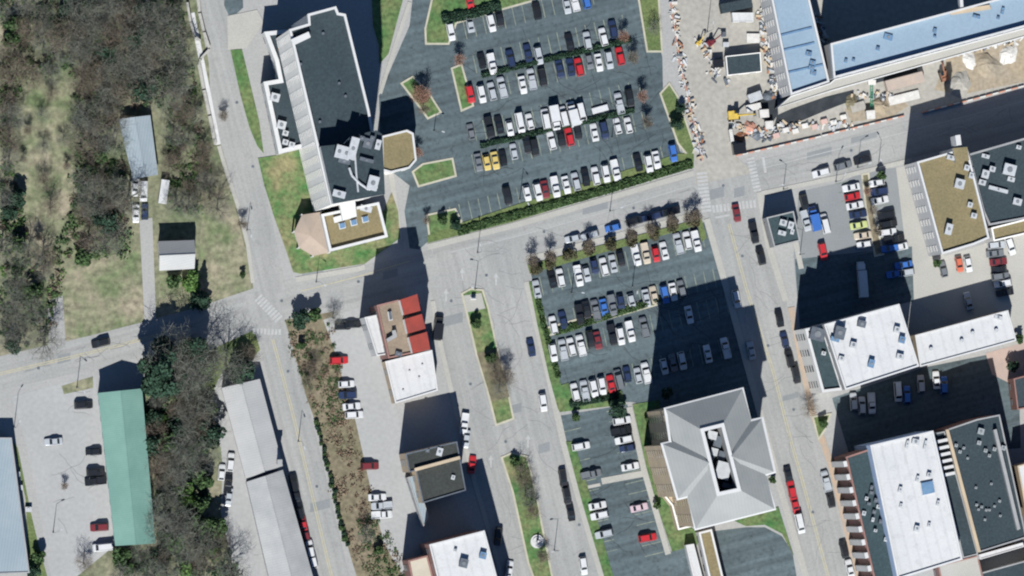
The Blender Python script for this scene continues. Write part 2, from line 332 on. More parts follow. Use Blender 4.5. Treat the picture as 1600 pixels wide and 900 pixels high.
lawn([(1268, 650), (1300, 645), (1290, 672), (1278, 690)], lawn_olive)
# island tops: paving and mulch
sheet('mulch_bed', [(724, 462), (752, 458), (758, 482), (730, 488)], .29, concrete)
sheet('mulch_bed', [(745, 552), (776, 545), (796, 620), (768, 628)], .294, bank_m)
sheet('mulch_bed', [(806, 735), (826, 730), (842, 800), (822, 815)], .298, lawn_olive)
# ------------------------------------------------------------------ markings
def line(name, px, wpx, z, m): return sheet(name, strip_poly(px, wpx), z, m)
for dx in (-1.6, 1.6):
    line('centre_line', [(-150, 622 + dx), (0, 584 + dx), (150, 549 + dx), (260, 520 + dx)], 1.1, .052, pt_yel)
    line('centre_line', [(426 + dx, 530), (456 + dx, 640), (480 + dx, 740), (513 + dx, 880), (540 + dx, 985)], 1.1, .052, pt_yel)
    line('centre_line', [(1139 + dx, 350), (1166 + dx, 450), (1208 + dx, 580), (1236 + dx, 690), (1252 + dx, 745), (1287 + dx, 875), (1310 + dx, 960)], 1.1, .052, pt_yel)
line('centre_line', [(470, 455), (560, 432), (640, 408)], 1.1, .052, pt_yel)
line('lane_line', [(700, 395), (820, 366), (950, 330), (1080, 290)], 1.0, .052, pt_white)
line('lane_line', [(1195, 262), (1420, 205), (1600, 158)], 1.0, .052, pt_white)
def zebra(a, b, wpx, n, z=.054):
    A, B = Vector(a), Vector(b); d = (B-A); L = d.length; d.normalize(); q = Vector((-d.y, d.x)) * (wpx/2); mb = MB()
    for i in range(n):
        c0 = A + d*(L*(i+.18)/n); c1 = A + d*(L*(i+.82)/n)
        pp = XY([c0+q, c1+q, c1-q, c0-q]); mb.add([(p.x, p.y, z) for p in ccw(pp)], [(0, 1, 2, 3)])
    tag(mb.build('crosswalk', pt_white), kind='structure')
zebra((402, 464), (437, 500), 15, 9); zebra((394, 517), (440, 519), 9, 8)
zebra((1096, 268), (1104, 332), 16, 11); zebra((1112, 327), (1182, 318), 12, 12); zebra((1172, 245), (1184, 300), 12, 10)
line('stop_line', [(1192, 245), (1196, 270)], 4, .055, pt_white); line('stop_line', [(1118, 340), (1140, 336)], 3, .055, pt_white)
for c in ((697, 462), (722, 430), (775, 437), (767, 722), (825, 690)):
    mb = MB(); p = P(*c); mb.add([(p.x-.2, p.y-1.6, .056), (p.x+.2, p.y-1.6, .056), (p.x+.2, p.y+.6, .056), (p.x-.2, p.y+.6, .056), (p.x-.7, p.y+.6, .056), (p.x+.7, p.y+.6, .056), (p.x, p.y+2, .056)], [(0, 1, 2, 3), (4, 5, 6)])
    tag(mb.build('road_arrow', pt_white), kind='structure')
def stalls(a, b, depth, pitch=15.0, ax=(.22, 1), z=.03):
    A, B = Vector(a), Vector(b); d = B-A; n = max(1, int(d.length/pitch)); u = Vector(ax).normalized() * (depth/2); e = d.normalized()*.65; mb = MB()
    for i in range(n+1):
        c = A + d*(i/n); pp = XY([c-u-e, c-u+e, c+u+e, c+u-e]); mb.add([(p.x, p.y, z) for p in ccw(pp)], [(0, 1, 2, 3)])
    tag(mb.build('stall_lines', pt_stall), kind='structure')
for a, b in (((696, 55), (925, -8)), ((742, 100), (975, 38)), ((722, 152), (985, 82)), ((742, 206), (1000, 140)), ((740, 256), (1005, 188)), ((705, 338), (1065, 235)),
             ((846, 447), (1098, 372)), ((855, 508), (1160, 422)), ((857, 550), (1165, 468)), ((886, 612), (1170, 533))): stalls(a, b, 30)
for a, b in (((893, 672), (950, 862)), ((962, 640), (1022, 866))): stalls(a, b, 30, 16, (1, -.24))
stalls((1318, 285), (1352, 395), 26, 14, (1, -.2), .03); stalls((1366, 280), (1400, 390), 26, 14, (1, -.2), .03)
# asphalt patches and drains
random.seed(3)
for c in ((610, 428), (488, 425), (1155, 300), (1120, 302), (930, 325), (100, 560), (500, 790), (850, 700), (1235, 620), (800, 640), (705, 500), (1280, 240), (1350, 215)):
    a, b = random.uniform(8, 22), random.uniform(4, 8); s = -.25
    sheet('asphalt_patch', [(c[0]-a, c[1]-b-s*a), (c[0]+a, c[1]-b+s*a), (c[0]+a, c[1]+b+s*a), (c[0]-a, c[1]+b-s*a)], .048 + random.uniform(0, .002), asph_mid)

# ------------------------------------------------------------------ buildings
def kid(o, parent):
    o.parent = parent; root = parent
    while root.parent: root = root.parent
    if parent.parent is None: o.matrix_parent_inverse = Matrix.Translation(-Vector(root.location))
    return o
def base_of(p): 
    n = len(p); return Vector((sum(a[0] for a in p)/n, sum(a[1] for a in p)/n, 0))
def clean_ngon(name, p, z):
    return sheet_mesh(name, p, z)
WIN = {}
def win_mesh(wd, ht, gm):
    k = (round(wd, 2), round(ht, 2), gm.name)
    if k not in WIN:
        mb = MB(); mb.box((0, 0, 0), (wd, .16, ht)); WIN[k] = mb.me('window')
        WIN[k].materials.append(gm)
    return WIN[k]
def windows(root, p, z0, h, dirs='WS', st=3.7, bay=3.4, wd=1.7, ht=1.7, cap=400, name='window', gm=None):
    p = ccw(p); n = len(p); k = 0
    for i in range(n):
        a, b = Vector(p[i]), Vector(p[(i+1) % n]); e = b-a; L = e.length
        if L < 3.5: continue
        e.normalize(); nr = Vector((e.y, -e.x))
        d = 'W' if nr.x < -.7 else 'E' if nr.x > .7 else 'S' if nr.y < -.7 else 'N'
        if d not in dirs: continue
        nb = max(1, int((L-1.2)/bay)); ns = max(1, int(h/st)); rz = math.atan2(e.y, e.x)
        for s in range(ns):
            for j in range(nb):
                if k >= cap: return
                c = a + e*(L*(j+.5)/nb) + nr*.03
                o = link(name, win_mesh(wd, ht, gm or glass_m)); o.location = (c.x, c.y, z0 + s*st + 1.0); o.rotation_euler = (0, 0, rz); kid(o, root); k += 1
UNITM = {}
def unit(root, px, py, z, sx, sy, hz, m=None, rz=-.25, fans=1):
    """rooftop unit: casing on a curb with fan wells"""
    p = P(px, py, z + hz); mb = MB(); mb.box((0, 0, -.02), (sx*.9, sy*.9, .25)); mb.box((0, 0, .2), (sx, sy, hz-.2)); mb.box((0, 0, hz), (sx*1.03, sy*1.03, .06))
    o = link('rooftop_unit', mb.me('rooftop_unit'), m or unit_m, None, (p.x, p.y, z), rz); kid(o, root)
    for i in range(fans):
        fb = MB(); r = min(sx/(fans+.2), sy)*.28; fx = (i-(fans-1)/2)*sx/fans
        fb.tube((fx, 0, hz+.06), (fx, 0, hz+.2), r, r, 10)
        f = link('fan', fb.me('fan'), fan_m, None); f.parent = o
    return o
def building(name, label, cat, px, h, rm, wm, par=.9, pw=.45, pm=None, win='WS', st=3.7, bay=3.6, wd=1.7, ht=1.6, zpx=None, cap=400, gm=None):
    z = h + par; p = ccw(XY(px, z if zpx is None else zpx)); b = base_of(p); root = empty(name, b); tag(root, label, cat)
    mb = MB(); mb.prism(p, -.1, h + par - .12, top=False); kid(mb.build('wall', wm), root)
    ip = inset(p, pw); op = inset(p, -.06); n = len(p); mb = MB()
    mb.add([(a[0], a[1], z) for a in op] + [(a[0], a[1], z) for a in ip], [(i, (i+1) % n, (i+1) % n + n, i+n) for i in range(n)])
    mb.add([(a[0], a[1], h-.1) for a in ip] + [(a[0], a[1], z) for a in ip], [((i+1) % n, i, i+n, (i+1) % n + n) for i in range(n)])
    mb.add([(a[0], a[1], z-.3) for a in op] + [(a[0], a[1], z) for a in op], [(i, (i+1) % n, (i+1) % n + n, i+n) for i in range(n)])
    kid(mb.build('parapet', pm or wm), root)
    kid(link('roof', clean_ngon('roof', inset(p, pw*.5), h), rm), root)
    if win: windows(root, p, .3, h-1.0, win, st, bay, wd, ht, cap, 'window', gm)
    return root, p
def vents(root, pts, z, m=None, s=.9, hh=.8):
    for px, py in pts:
        mb = MB(); mb.tube((0, 0, 0), (0, 0, hh*.7), s*.3, s*.3, 8); mb.tube((0, 0, hh*.7), (0, 0, hh), s*.5, s*.42, 8)
        p = P(px, py, z+hh); o = link('roof_vent', mb.me('roof_vent'), m or unit_m, None, (p.x, p.y, z)); kid(o, root)
def skylight(root, quad, z, hh=.5, m=None):
    p = ccw(XY(quad, z+hh)); mb = MB(); mb.prism(p, z-.02, z+hh*.6, top=True); o = kid(mb.build('skylight', w_white), root)
    ip = inset(p, .18); mb = MB(); mb.prism(ip, z+hh*.6, z+hh, top=True); g = link('pane', mb.me('pane'), m or sky_m); g.parent = o
def block(root, name, px, z0, z1, wm, rm=None):
    p = ccw(XY(px, z1)); mb = MB(); mb.prism(p, z0, z1-.1, top=False); o = kid(mb.build(name, wm), root)
    c = link('cap', clean_ngon('cap', inset(p, -.08), z1), rm or wm); c.parent = o
    mb = MB(); mb.prism(inset(p, -.08), z1-.2, z1-.004, top=False); e = link('edge_trim', mb.me('edge_trim'), wm); e.parent = o
    return o

# -- office tower, upper left
T, tp = building('office_tower', 'tall office tower with dark flat roof and cream gridded side wall beside the lawn', 'office tower',
    [(452, 46), (482, 37), (481, 22), (525, 10), (529, 20), (540, 22), (577, 172), (600, 300), (517, 320)], 43, r_dark, w_cream, par=1.0, pw=.6, pm=w_white, win='WS', st=3.7, bay=3.6, wd=1.9, ht=1.3, cap=290, gm=glass_p)
block(T, 'plant_block', [(501, 229), (538, 225), (549, 213), (588, 204), (597, 210), (601, 303), (521, 318)], 42.9, 49, w_white, r_dark)
block(T, 'stair_head', [(455, 62), (482, 50), (485, 58), (460, 70)], 42.9, 45, w_white, w_white)
for x, y, a, b, c, f in ((536, 238, 4, 3.4, 2.2, 2), (552, 232, 2.2, 6, 2.4, 1), (566, 216, 1.2, 1.2, 1.2, 1), (582, 216, 1.2, 1.2, 1.2, 1), (583, 286, 2.8, 3.8, 2.2, 1), (530, 303, 3.4, 1.8, 1.4, 1), (575, 224, 2.4, 2.6, 1.0, 1), (573, 250, 3.8, .9, 1.2, 1), (591, 226, 1.4, 2.6, 1.6, 1), (538, 252, 3.2, 1.2, 1.0, 1)):
    unit(T, x, y, 49, a, b, c, None if c > 1.3 else unit_d, fans=f)
mb = MB(); pts = [P(x, y, 50) for x, y in ((546, 262), (550, 274), (562, 286), (576, 296), (590, 292))]
for a, b in zip(pts, pts[1:]): mb.tube((a.x, a.y, 49.7), (b.x, b.y, 49.7), .35, .35, 8)
kid(mb.build('duct', unit_m), T)
mb = MB(); pts = [P(x, y, 50) for x, y in ((555, 240), (557, 270), (560, 300))]
for a, b in zip(pts, pts[1:]): mb.tube((a.x, a.y, 49.6), (b.x, b.y, 49.6), .28, .28, 8)
kid(mb.build('duct', unit_m), T)
vents(T, [(505, 52), (470, 100), (530, 130), (500, 190), (540, 150)], 43, unit_d)
G, gp = building('office_wing', 'low dark-roofed wing with white parapet along the west side of the tall tower', 'office wing',
    [(413, 50), (450, 46), (492, 226), (436, 240), (412, 128), (436, 124), (430, 95)], 8, r_dark, w_white, par=.8, pw=1.1, win='WS', cap=30)
for x, y in ((430, 152), (440, 195)): unit(G, x, y, 8, 2.4, 2.2, 1.6)
for x, y in ((446, 222), (456, 226), (446, 208)): unit(G, x, y, 8, 1.6, 1.4, 1.2)
unit(G, 440, 72, 8, 1.4, 2.4, 1.2, rust)
An, ap = building('office_annexe', 'tan-roofed annexe with white parapet and three skylights below the tall tower', 'annexe',
    [(502, 335), (592, 316), (606, 370), (515, 393)], 8, r_tan, w_white, par=1.2, pw=.7, win='WS', cap=24)
for x, y in ((535, 353), (553, 348), (571, 343)): skylight(An, [(x-6, y-4), (x+4, y-6.5), (x+6, y+3), (x-4, y+5.5)], 8, .8)
block(An, 'lift_tower', [(530, 314), (554, 310), (557, 338), (536, 344)], 7.9, 11.5, w_white, w_white)
block(An, 'entrance_roof', [(521, 340), (546, 333), (548, 341), (523, 348)], 7.9, 9.2, w_white, w_white)
unit(An, 572, 326, 8, 3.2, 1.6, 1.0)
# rotunda
rp = XY([(474, 338), (500, 334), (512, 392), (490, 397), (470, 385), (463, 362)], 6); b = base_of(rp); Rn = empty('rotunda', b); tag(Rn, 'pinkish octagonal entrance rotunda roof at the west end of the tan annexe', 'rotunda')
mb = MB(); mb.prism(rp, 0, 5.4, top=False); kid(mb.build('wall', w_cream), Rn)
roof_pink = mat('pink_tile_roof', (.4, .32, .25), (.34, .28, .225), .25, fvar=.12)
op = ccw(inset(ccw(rp), -.5)); n = len(op); ap_ = base_of(op); kid(link('roof', mesh('roof', [(a[0], a[1], 5.4) for a in op] + [(ap_.x, ap_.y, 6.6)], [(i, (i+1) % n, n) for i in range(n)]), roof_pink), Rn)
for a in op:
    mb = MB(); mb.tube((a[0], a[1], 0), (a[0], a[1], 5.35), .25, .25, 8); kid(mb.build('column', w_white), Rn)
Cn, cp = building('entrance_pavilion', 'square tan-roofed pavilion with white parapet east of the tall tower', 'pavilion',
    [(596, 213), (636, 203), (646, 208), (651, 250), (640, 263), (611, 270), (597, 266)], 11, r_tan, w_cream, par=.6, pw=.5, pm=w_white, win='WS', cap=30)
# -- red roofed building
Rb, _ = building('corner_building', 'flat tan-roofed corner building carrying three red metal roofs by the boulevard', 'building',
    [(589, 477), (653, 461), (672, 546), (607, 560)], 18, mat('brown_ballast_roof', (.27, .21, .15), (.22, .175, .13), .15, fine=1.6, fvar=.12), w_brick, par=.5, pw=.4, win='WSE', cap=120)
for q in ([(625, 469), (652, 460), (657, 485), (631, 492)], [(632, 499), (659, 491), (665, 513), (637, 521)], [(639, 527), (667, 519), (672, 545), (645, 552)]):
    z1 = 22.5; p = [P(x, y, z1) for x, y in q]
    mb = MB(); lo = [(a.x, a.y, 17.9) for a in p]; hi = [(p[0].x, p[0].y, z1+.9), (p[1].x, p[1].y, z1-.5), (p[2].x, p[2].y, z1-.5), (p[3].x, p[3].y, z1+.9)]
    mb.add(lo + hi, [(0, 4, 5, 1), (1, 5, 6, 2), (2, 6, 7, 3), (3, 7, 4, 0)]); wl = kid(mb.build('loft', w_cream), Rb)
    c = sum((Vector(a) for a in hi), Vector())/4; rr = [c + (Vector(a)-c)*1.04 + Vector((0, 0, .05)) for a in hi]; rb = [a - Vector((0, 0, .25)) for a in rr]
    mb = MB(); mb.add(rr+rb, [(3, 2, 1, 0), (4, 5, 6, 7), (0, 1, 5, 4), (1, 2, 6, 5), (2, 3, 7, 6), (3, 0, 4, 7)]); rf = link('red_roof', mb.me('red_roof'), r_red); rf.parent = wl
skylight(Rb, [(606, 487), (612, 486), (614, 500), (608, 501)], 18, 1.2, glass_m); block(Rb, 'chimney', [(613, 517), (618, 516), (620, 526), (606, 534), (604, 530), (614, 524)], 17.9, 19.6, w_grey)
unit(Rb, 623, 553, 18, 1.8, 1.2, .9, unit_d)
mb = MB(); pr = [P(x, y, 19.5) for x, y in ((624, 480), (631, 507), (641, 545))]
Wb, _ = building('white_roof_shop', 'narrow white-roofed shop against the west wall of the tan and red roofed building', 'building',
    [(570, 496), (594, 491), (607, 553), (589, 556)], 13, r_white, w_white, par=.4, pw=.3, win='WS', cap=30)
Ws, _ = building('white_square_building', 'square low building with plain white roof just south of the red roofs', 'building',
    [(602, 565), (675, 547), (684, 610), (618, 630)], 8.5, r_white, w_tan, par=.35, pw=.35, pm=w_white, win='WS', cap=30)
vents(Ws, [(640, 580), (655, 590), (660, 570), (630, 610)], 8.5, None, .6, .5)
# -- brown roofed building
Bb, _ = building('brown_roof_building', 'two-level dark brown felt roofed building beside the boulevard, north of the white-roofed block', 'building',
    [(634, 709), (714, 690), (728, 766), (661, 786), (650, 735), (640, 738)], 15.5, r_brown, w_tan, par=.5, pw=.3, pm=unit_d, win='WSE', cap=100)
block(Bb, 'party_wall', [(648, 732), (718, 713), (719, 717), (649, 736)], 15.4, 16.8, w_tan)
unit(Bb, 687, 706, 15.5, 1.6, 2.2, .9); unit(Bb, 708, 746, 15.5, 1.0, 1.2, .7); unit(Bb, 668, 704, 15.5, 1.0, 1.0, .8, unit_d)
Bl, _ = building('grey_lean_building', 'narrow pale grey lean-to roof along the west side of the brown felt roofed building', 'building',
    [(637, 746), (649, 743), (670, 808), (662, 822)], 6, r_steel, w_grey, par=.2, pw=.2, win='W', cap=8)
W2, _ = building('white_roof_block', 'white flat-roofed block at the south edge, west side of the boulevard', 'building',
    [(671, 851), (757, 829), (800, 990), (710, 1010)], 22, r_white, w_brick, par=.6, pw=.4, pm=w_white, win='WSE', cap=90)
unit(W2, 725, 880, 22, 2.2, 2.4, 1.5, unit_d); unit(W2, 755, 868, 22, 1.8, 1.8, 1.3, sky_m); unit(W2, 712, 860, 22, .8, .8, .9)
W3, _ = building('beige_low_block', 'lower beige-roofed block against the west wall of the white-roofed block at the bottom', 'building',
    [(638, 876), (668, 868), (705, 1010), (665, 1020)], 14, mat('beige_roof', (.5, .45, .36), (.43, .39, .31), .2, fvar=.1), w_brick, par=.4, pw=.4, win='W', cap=24)

# -- hip roofed office
HP = [(1038, 638), (1161, 606), (1173, 656), (1192, 652), (1212, 738), (1196, 743), (1212, 796), (1086, 828), (1075, 777), (1058, 781), (1033, 693), (1046, 690)]
hz = 36.0; rise = 4.7
hb = ccw(XY(HP, hz)); b = base_of(hb); H = empty('hip_roof_office', b); tag(H, 'tall office block with pale grey hipped roof around an open dark roof well', 'office block')
wallp = inset(hb, .7); mb = MB(); mb.prism(wallp, -.1, hz-.1, top=False); kid(mb.build('wall', w_tan), H)
windows(H, wallp, .5, hz-2, 'WSE', 3.8, 3.6, 2.0, 1.5, 280, 'window', glass_b)
q = [P(x, y, hz) for x, y in ((1038, 638), (1161, 606), (1212, 796), (1086, 828))]
well = [P(x, y, hz+rise) for x, y in ((1097, 672), (1129, 664), (1155, 765), (1122, 772))]
v = [(a.x, a.y, hz) for a in q] + [(a.x, a.y, hz+rise) for a in well]
for nm, f in (('roof_slope', (0, 4, 5, 1)), ('roof_slope', (1, 5, 6, 2)), ('roof_slope', (2, 6, 7, 3)), ('roof_slope', (3, 7, 4, 0))):
    kid(link(nm, mesh(nm, [v[i] for i in f], [(0, 1, 2, 3)]), r_hip), H)
def pyr(outer, inner, apex):
    o4 = [P(*outer[0], hz), P(*outer[1], hz), P(*inner[1], hz), P(*inner[0], hz)]; a = P(*apex, hz+rise+.6)
    vv = [(c.x, c.y, hz-.02) for c in o4] + [(a.x, a.y, hz+rise+.6)]
    kid(link('wing_roof', mesh('wing_roof', vv, [(0, 1, 4), (1, 2, 4), (2, 3, 4), (3, 0, 4)]), r_hip), H)
pyr(((1033, 693), (1058, 781)), ((1070, 684), (1098, 771)), (1108, 723)); pyr(((1212, 738), (1192, 652)), ((1182, 747), (1160, 660)), (1143, 713))
mb = MB(); n = len(hb); op = inset(hb, -.15)
mb.add([(a[0], a[1], hz-.35) for a in op]+[(a[0], a[1], hz+.05) for a in op], [(i, (i+1) % n, (i+1) % n+n, i+n) for i in range(n)])
ip = inset(hb, .55); mb.add([(a[0], a[1], hz+.05) for a in op]+[(a[0], a[1], hz+.22) for a in ip], [(i, (i+1) % n, (i+1) % n+n, i+n) for i in range(n)])
kid(mb.build('gutter', w_white), H)
wp = ccw([a.to_2d() for a in well]); mb = MB(); n = 4; iw = inset(wp, .5)
mb.add([(a[0], a[1], hz+rise+.25) for a in inset(wp, -.5)]+[(a[0], a[1], hz+rise+.25) for a in iw], [(i, (i+1) % n, (i+1) % n+n, i+n) for i in range(n)])
mb.add([(a[0], a[1], hz+rise-.3) for a in inset(wp, -.5)]+[(a[0], a[1], hz+rise+.25) for a in inset(wp, -.5)], [(i, (i+1) % n, (i+1) % n+n, i+n) for i in range(n)])
kid(mb.build('well_rim', w_white), H)
mb = MB(); mb.add([(a[0], a[1], hz-2.5) for a in iw]+[(a[0], a[1], hz+rise+.25) for a in iw], [((i+1) % n, i, i+n, (i+1) % n+n) for i in range(n)]); kid(mb.build('well_wall', w_grey), H)
kid(link('well_floor', clean_ngon('well_floor', iw, hz-2.5), r_dark), H)
for x, y, a, c, hh, m in ((1116, 706, 2.0, 2.0, 2.0, unit_m), (1130, 735, 3.8, 4.6, 3.6, unit_m), (1113, 680, 2.6, 2.2, 2.4, unit_m), (1122, 690, 2.2, 3.0, 2.2, unit_d), (1128, 712, 2.0, 2.4, 2.2, unit_d), (1140, 760, 4.0, 1.4, 1.6, unit_d), (1112, 715, 1.4, 1.8, 1.8, unit_d)):
    unit(H, x, y, hz-2.5, a, c, hh, m, fans=0)
HT, _ = building('terrace_block', 'low tan terrace block stepping along the west side of the hip-roofed office', 'terrace',
    [(1018, 700), (1046, 694), (1062, 775), (1072, 772), (1084, 822), (1060, 828), (1050, 790), (1038, 775)], 5, w_tan, w_tan, par=.5, pw=.4, pm=w_cream, win=None)
HB, _ = building('link_corridor', 'long narrow tan-roofed corridor running south from the hip-roofed office', 'corridor',
    [(1092, 832), (1112, 827), (1150, 985), (1128, 990)], 6, r_tan, w_white, par=.5, pw=.5, win='WE', cap=30)
HC, _ = building('white_canopy', 'narrow white canopy strip on the west side of the tan corridor', 'canopy', [(1072, 852), (1084, 850), (1120, 990), (1105, 995)], 3.5, r_white, w_white, par=.2, pw=.3, win=None)

# -- right side
B6, _ = building('brown_flat_building', 'olive brown flat-roofed building with white west front facing the paved lane', 'building',
    [(1433, 253), (1488, 237), (1489, 232), (1511, 230), (1536, 330), (1546, 372), (1522, 382), (1472, 397)], 18, r_tan, w_white, par=.8, pw=.5, pm=w_white, win='WS', cap=110, gm=glass_p)
for x, y, a, c, h_ in ((1500, 287, 2.6, 2.6, 1.6), (1486, 246, 2.2, 1.2, 1.4), (1516, 320, 1.4, 1.4, 1.0), (1522, 337, 1.6, 1.4, 1.2), (1483, 358, 1.8, 3.0, 1.8), (1511, 262, 1.5, 1.5, 1.2), (1518, 274, 1.3, 1.6, 1.0)): unit(B6, x, y, 18, a, c, h_)
block(B6, 'lift_housing', [(1489, 232), (1511, 230), (1514, 250), (1494, 254)], 17.9, 20.5, w_grey, r_tan); block(B6, 'flue', [(1493, 212), (1500, 211), (1502, 226), (1495, 227)], 17.9, 25, w_white)
B7, _ = building('dark_roof_building', 'dark teal flat-roofed building with many rooftop units at the right edge of the picture', 'building',
    [(1513, 241), (1600, 216), (1680, 195), (1710, 315), (1600, 342), (1546, 352), (1536, 330)], 16, r_dark, w_grey, par=.6, pw=.5, win='WS', cap=60)
for x, y, a, c, h_ in ((1578, 265, 3.4, 3.0, 2.0), (1540, 272, 2.0, 2.2, 1.6), (1551, 264, 1.6, 1.4, 1.4), (1535, 285, 2.0, 1.4, 1.2), (1580, 280, 2.0, 1.2, 1.2), (1560, 296, 5.5, 1.0, .8), (1590, 315, 2.4, 1.8, 1.4), (1592, 230, 1.4, 1.0, 1.0), (1540, 244, 2.2, 1.0, .8)): unit(B7, x, y, 16, a, c, h_)
B7b, _ = building('tan_strip_building', 'narrow tan-roofed strip building south of the dark roof at the right edge', 'building',
    [(1549, 356), (1600, 343), (1700, 318), (1706, 345), (1600, 366), (1553, 377)], 13, r_tan, w_cream, par=.5, pw=.4, win='WS', cap=24)
B8, _ = building('white_flat_building', 'large white flat-roofed building with scattered rooftop units above the shaded car park', 'building',
    [(1288, 507), (1405, 475), (1436, 572), (1321, 609)], 22, r_white, w_grey, par=.5, pw=.4, pm=w_white, win='WS', cap=130)
for x, y, a, c, h_, m in ((1313, 520, 2.8, 3.4, 2.4, unit_d), (1347, 506, 2.2, 1.8, 1.4, unit_d), (1334, 539, 1.8, 1.6, 1.2, None), (1362, 568, 1.6, 2.2, 1.3, sky_m), (1407, 557, 2.0, 1.4, 1.2, unit_m), (1410, 531, 1.6, 1.8, 1.3, sky_m), (1402, 515, 1.6, 1.6, 1.2, unit_m), (1315, 560, 1.6, 1.2, .8, None), (1305, 530, 2.4, 1.2, 1.2, sky_m)): unit(B8, x, y, 22, a, c, h_, m)
B8b, _ = building('dark_front_building', 'dark teal flat-roofed front section with white edge between street and the large white roof', 'building',
    [(1258, 514), (1286, 508), (1318, 609), (1285, 613)], 17, r_teal, w_cream, par=.7, pw=.7, pm=w_white, win='WS', cap=50)
unit(B8b, 1287, 552, 17, 1.2, 1.0, .9); unit(B8b, 1278, 522, 17, 4, 3.4, 2.6, unit_d)
B9, _ = building('white_strip_building', 'long narrow white-roofed building east of the large white flat roof', 'building',
    [(1430, 524), (1575, 485), (1588, 532), (1438, 573)], 11, r_white, w_tan, par=.4, pw=.35, pm=w_white, win='WS', cap=70)
vents(B9, [(1455, 545), (1503, 532), (1557, 516), (1520, 520)], 11, unit_m, 1.2, .9); unit(B9, 1560, 496, 11, 2.2, 1.0, .5)
# striped front complex
D1, d1p = building('striped_front_building', 'teal flat-roofed building with white and maroon striped west front on the street', 'building',
    [(1322, 714), (1358, 702), (1425, 990), (1388, 1000)], 18.5, r_teal, w_brick, par=.5, pw=.4, win='S', cap=20)
a0, a1 = P(1322, 714, 19), P(1388, 1000, 19); e = (a1-a0); L = e.to_2d().length; e = Vector((e.x, e.y, 0)).normalized(); nr = Vector((e.y, -e.x, 0)); nr = nr if nr.x < 0 else -nr; rz = math.atan2(e.y, e.x)
k = int(L/3.65)
for i in range(k):
    c = a0 + e*(L*(i+.5)/k) + nr*.55; mb = MB(); mb.box((0, 0, 0), (1.6, 1.0, 18.6)); o = link('white_pilaster', mb.me('white_pilaster'), w_white, None, (c.x, c.y, 0), rz); kid(o, D1)
    mb = MB(); mb.box((0, 0, 0), (1.6, .12, 14)); c2 = a0 + e*(L*(i+1.0)/k) + nr*.02; o = link('window', mb.me('window'), w_brick, None, (c2.x, c2.y, 3), rz); kid(o, D1)
for x, y in ((1362, 762), (1362, 770), (1354, 779), (1369, 782), (1358, 787), (1373, 792), (1350, 802), (1364, 812), (1368, 829), (1384, 843), (1366, 800), (1376, 815)): unit(D1, x, y, 18.5, random.uniform(.7, 1.3), random.uniform(.7, 1.2), random.uniform(.6, 1.3), random.choice([unit_m, unit_m, unit_d]))
D2, _ = building('white_hall_roof', 'big white-roofed hall with a square blue skylight, taller than its dark neighbours', 'hall',
    [(1360, 696), (1458, 673), (1504, 874), (1403, 905)], 24, r_white, mat('wall_shade_blue', (.42, .52, .7), (.38, .48, .66), .2, fvar=.06), par=.5, pw=.5, pm=w_white, win=None)  # white wall, with the blue of its shade put into the colour
skylight(D2, [(1438, 754), (1458, 750), (1462, 770), (1441, 775)], 24, .7)
for x, y, a, c, h_ in ((1431, 690, 2, 1.4, 1.0), (1418, 694, .8, 2, .8), (1452, 742, 1.2, 1.2, .9), (1434, 748, .8, 1.6, .7), (1407, 765, 1, 1.6, .8), (1433, 826, 1.4, 1.6, 1.0), (1466, 786, .8, 1.4, .7), (1452, 820, .8, 1.2, .6), (1408, 790, .8, 1.2, .6), (1446, 695, .7, 2.4, .7)): unit(D2, x, y, 24, a, c, h_)
D3, _ = building('slatted_light_well', 'dark roof strip with white skylight bars between white hall and tan party wall', 'building',
    [(1458, 678), (1476, 674), (1528, 866), (1505, 872)], 17, r_dark, w_grey, par=.3, pw=.3, win=None)
for i in range(6):
    t = i/5; x0, y0 = 1462 + 11*t, 690 + 52*t; o = block(D3, 'skylight_bar', [(x0-5, y0), (x0+18, y0-5), (x0+19, y0-1.2), (x0-4, y0+3.8)], 16.9, 18.4, w_white)
dim_m = mat('weathered_unit', (.33, .35, .35), (.26, .28, .28), .8, rough=.6, fvar=.12)
D4, _ = building('dark_hall_roof', 'broad dark teal flat roof dotted with small white vents, tan party wall on its west side', 'hall',
    [(1480, 671), (1527, 655), (1562, 648), (1604, 840), (1530, 863)], 18, r_dark, w_brick, par=.4, pw=.35, pm=w_grey, win='S', cap=16)
block(D4, 'tan_party_wall', [(1478, 672), (1482, 671), (1532, 861), (1528, 863)], 17.9, 19.0, w_tan)
for x, y, s in ((1533, 674, 2.4), (1530, 692, 1.6), (1494, 696, 1.2), (1500, 706, 1.2), (1506, 700, 1.0), (1540, 704, 1.4), (1554, 702, 1.4), (1568, 700, 1.8), (1546, 712, 1.2), (1525, 762, .9), (1549, 756, .9), (1526, 789, 1.0), (1534, 792, 1.0), (1529, 796, .9), (1541, 797, 1.0), (1546, 797, .9), (1554, 791, .9), (1562, 783, 1.0), (1563, 806, .9), (1539, 812, .9), (1512, 716, .9)): unit(D4, x, y, 18, s*.72, s*.68, s*.45+.3, dim_m)
block(D4, 'fire_wall', [(1553, 672), (1557, 671), (1594, 826), (1590, 828)], 17.9, 20, w_grey)
D5, _ = building('white_canopy_strip', 'thin white canopy strip along the south edge of the broad dark roof', 'canopy', [(1530, 867), (1598, 848), (1600, 854), (1532, 874)], 12, r_white, w_white, par=.2, pw=.2, win=None)
D6, _ = building('brick_rear_block', 'low tan-roofed rear block below the white hall at the bottom edge', 'building', [(1466, 884), (1528, 868), (1545, 940), (1480, 955)], 8, concrete, w_brick, par=.4, pw=.3, win='W', cap=10)
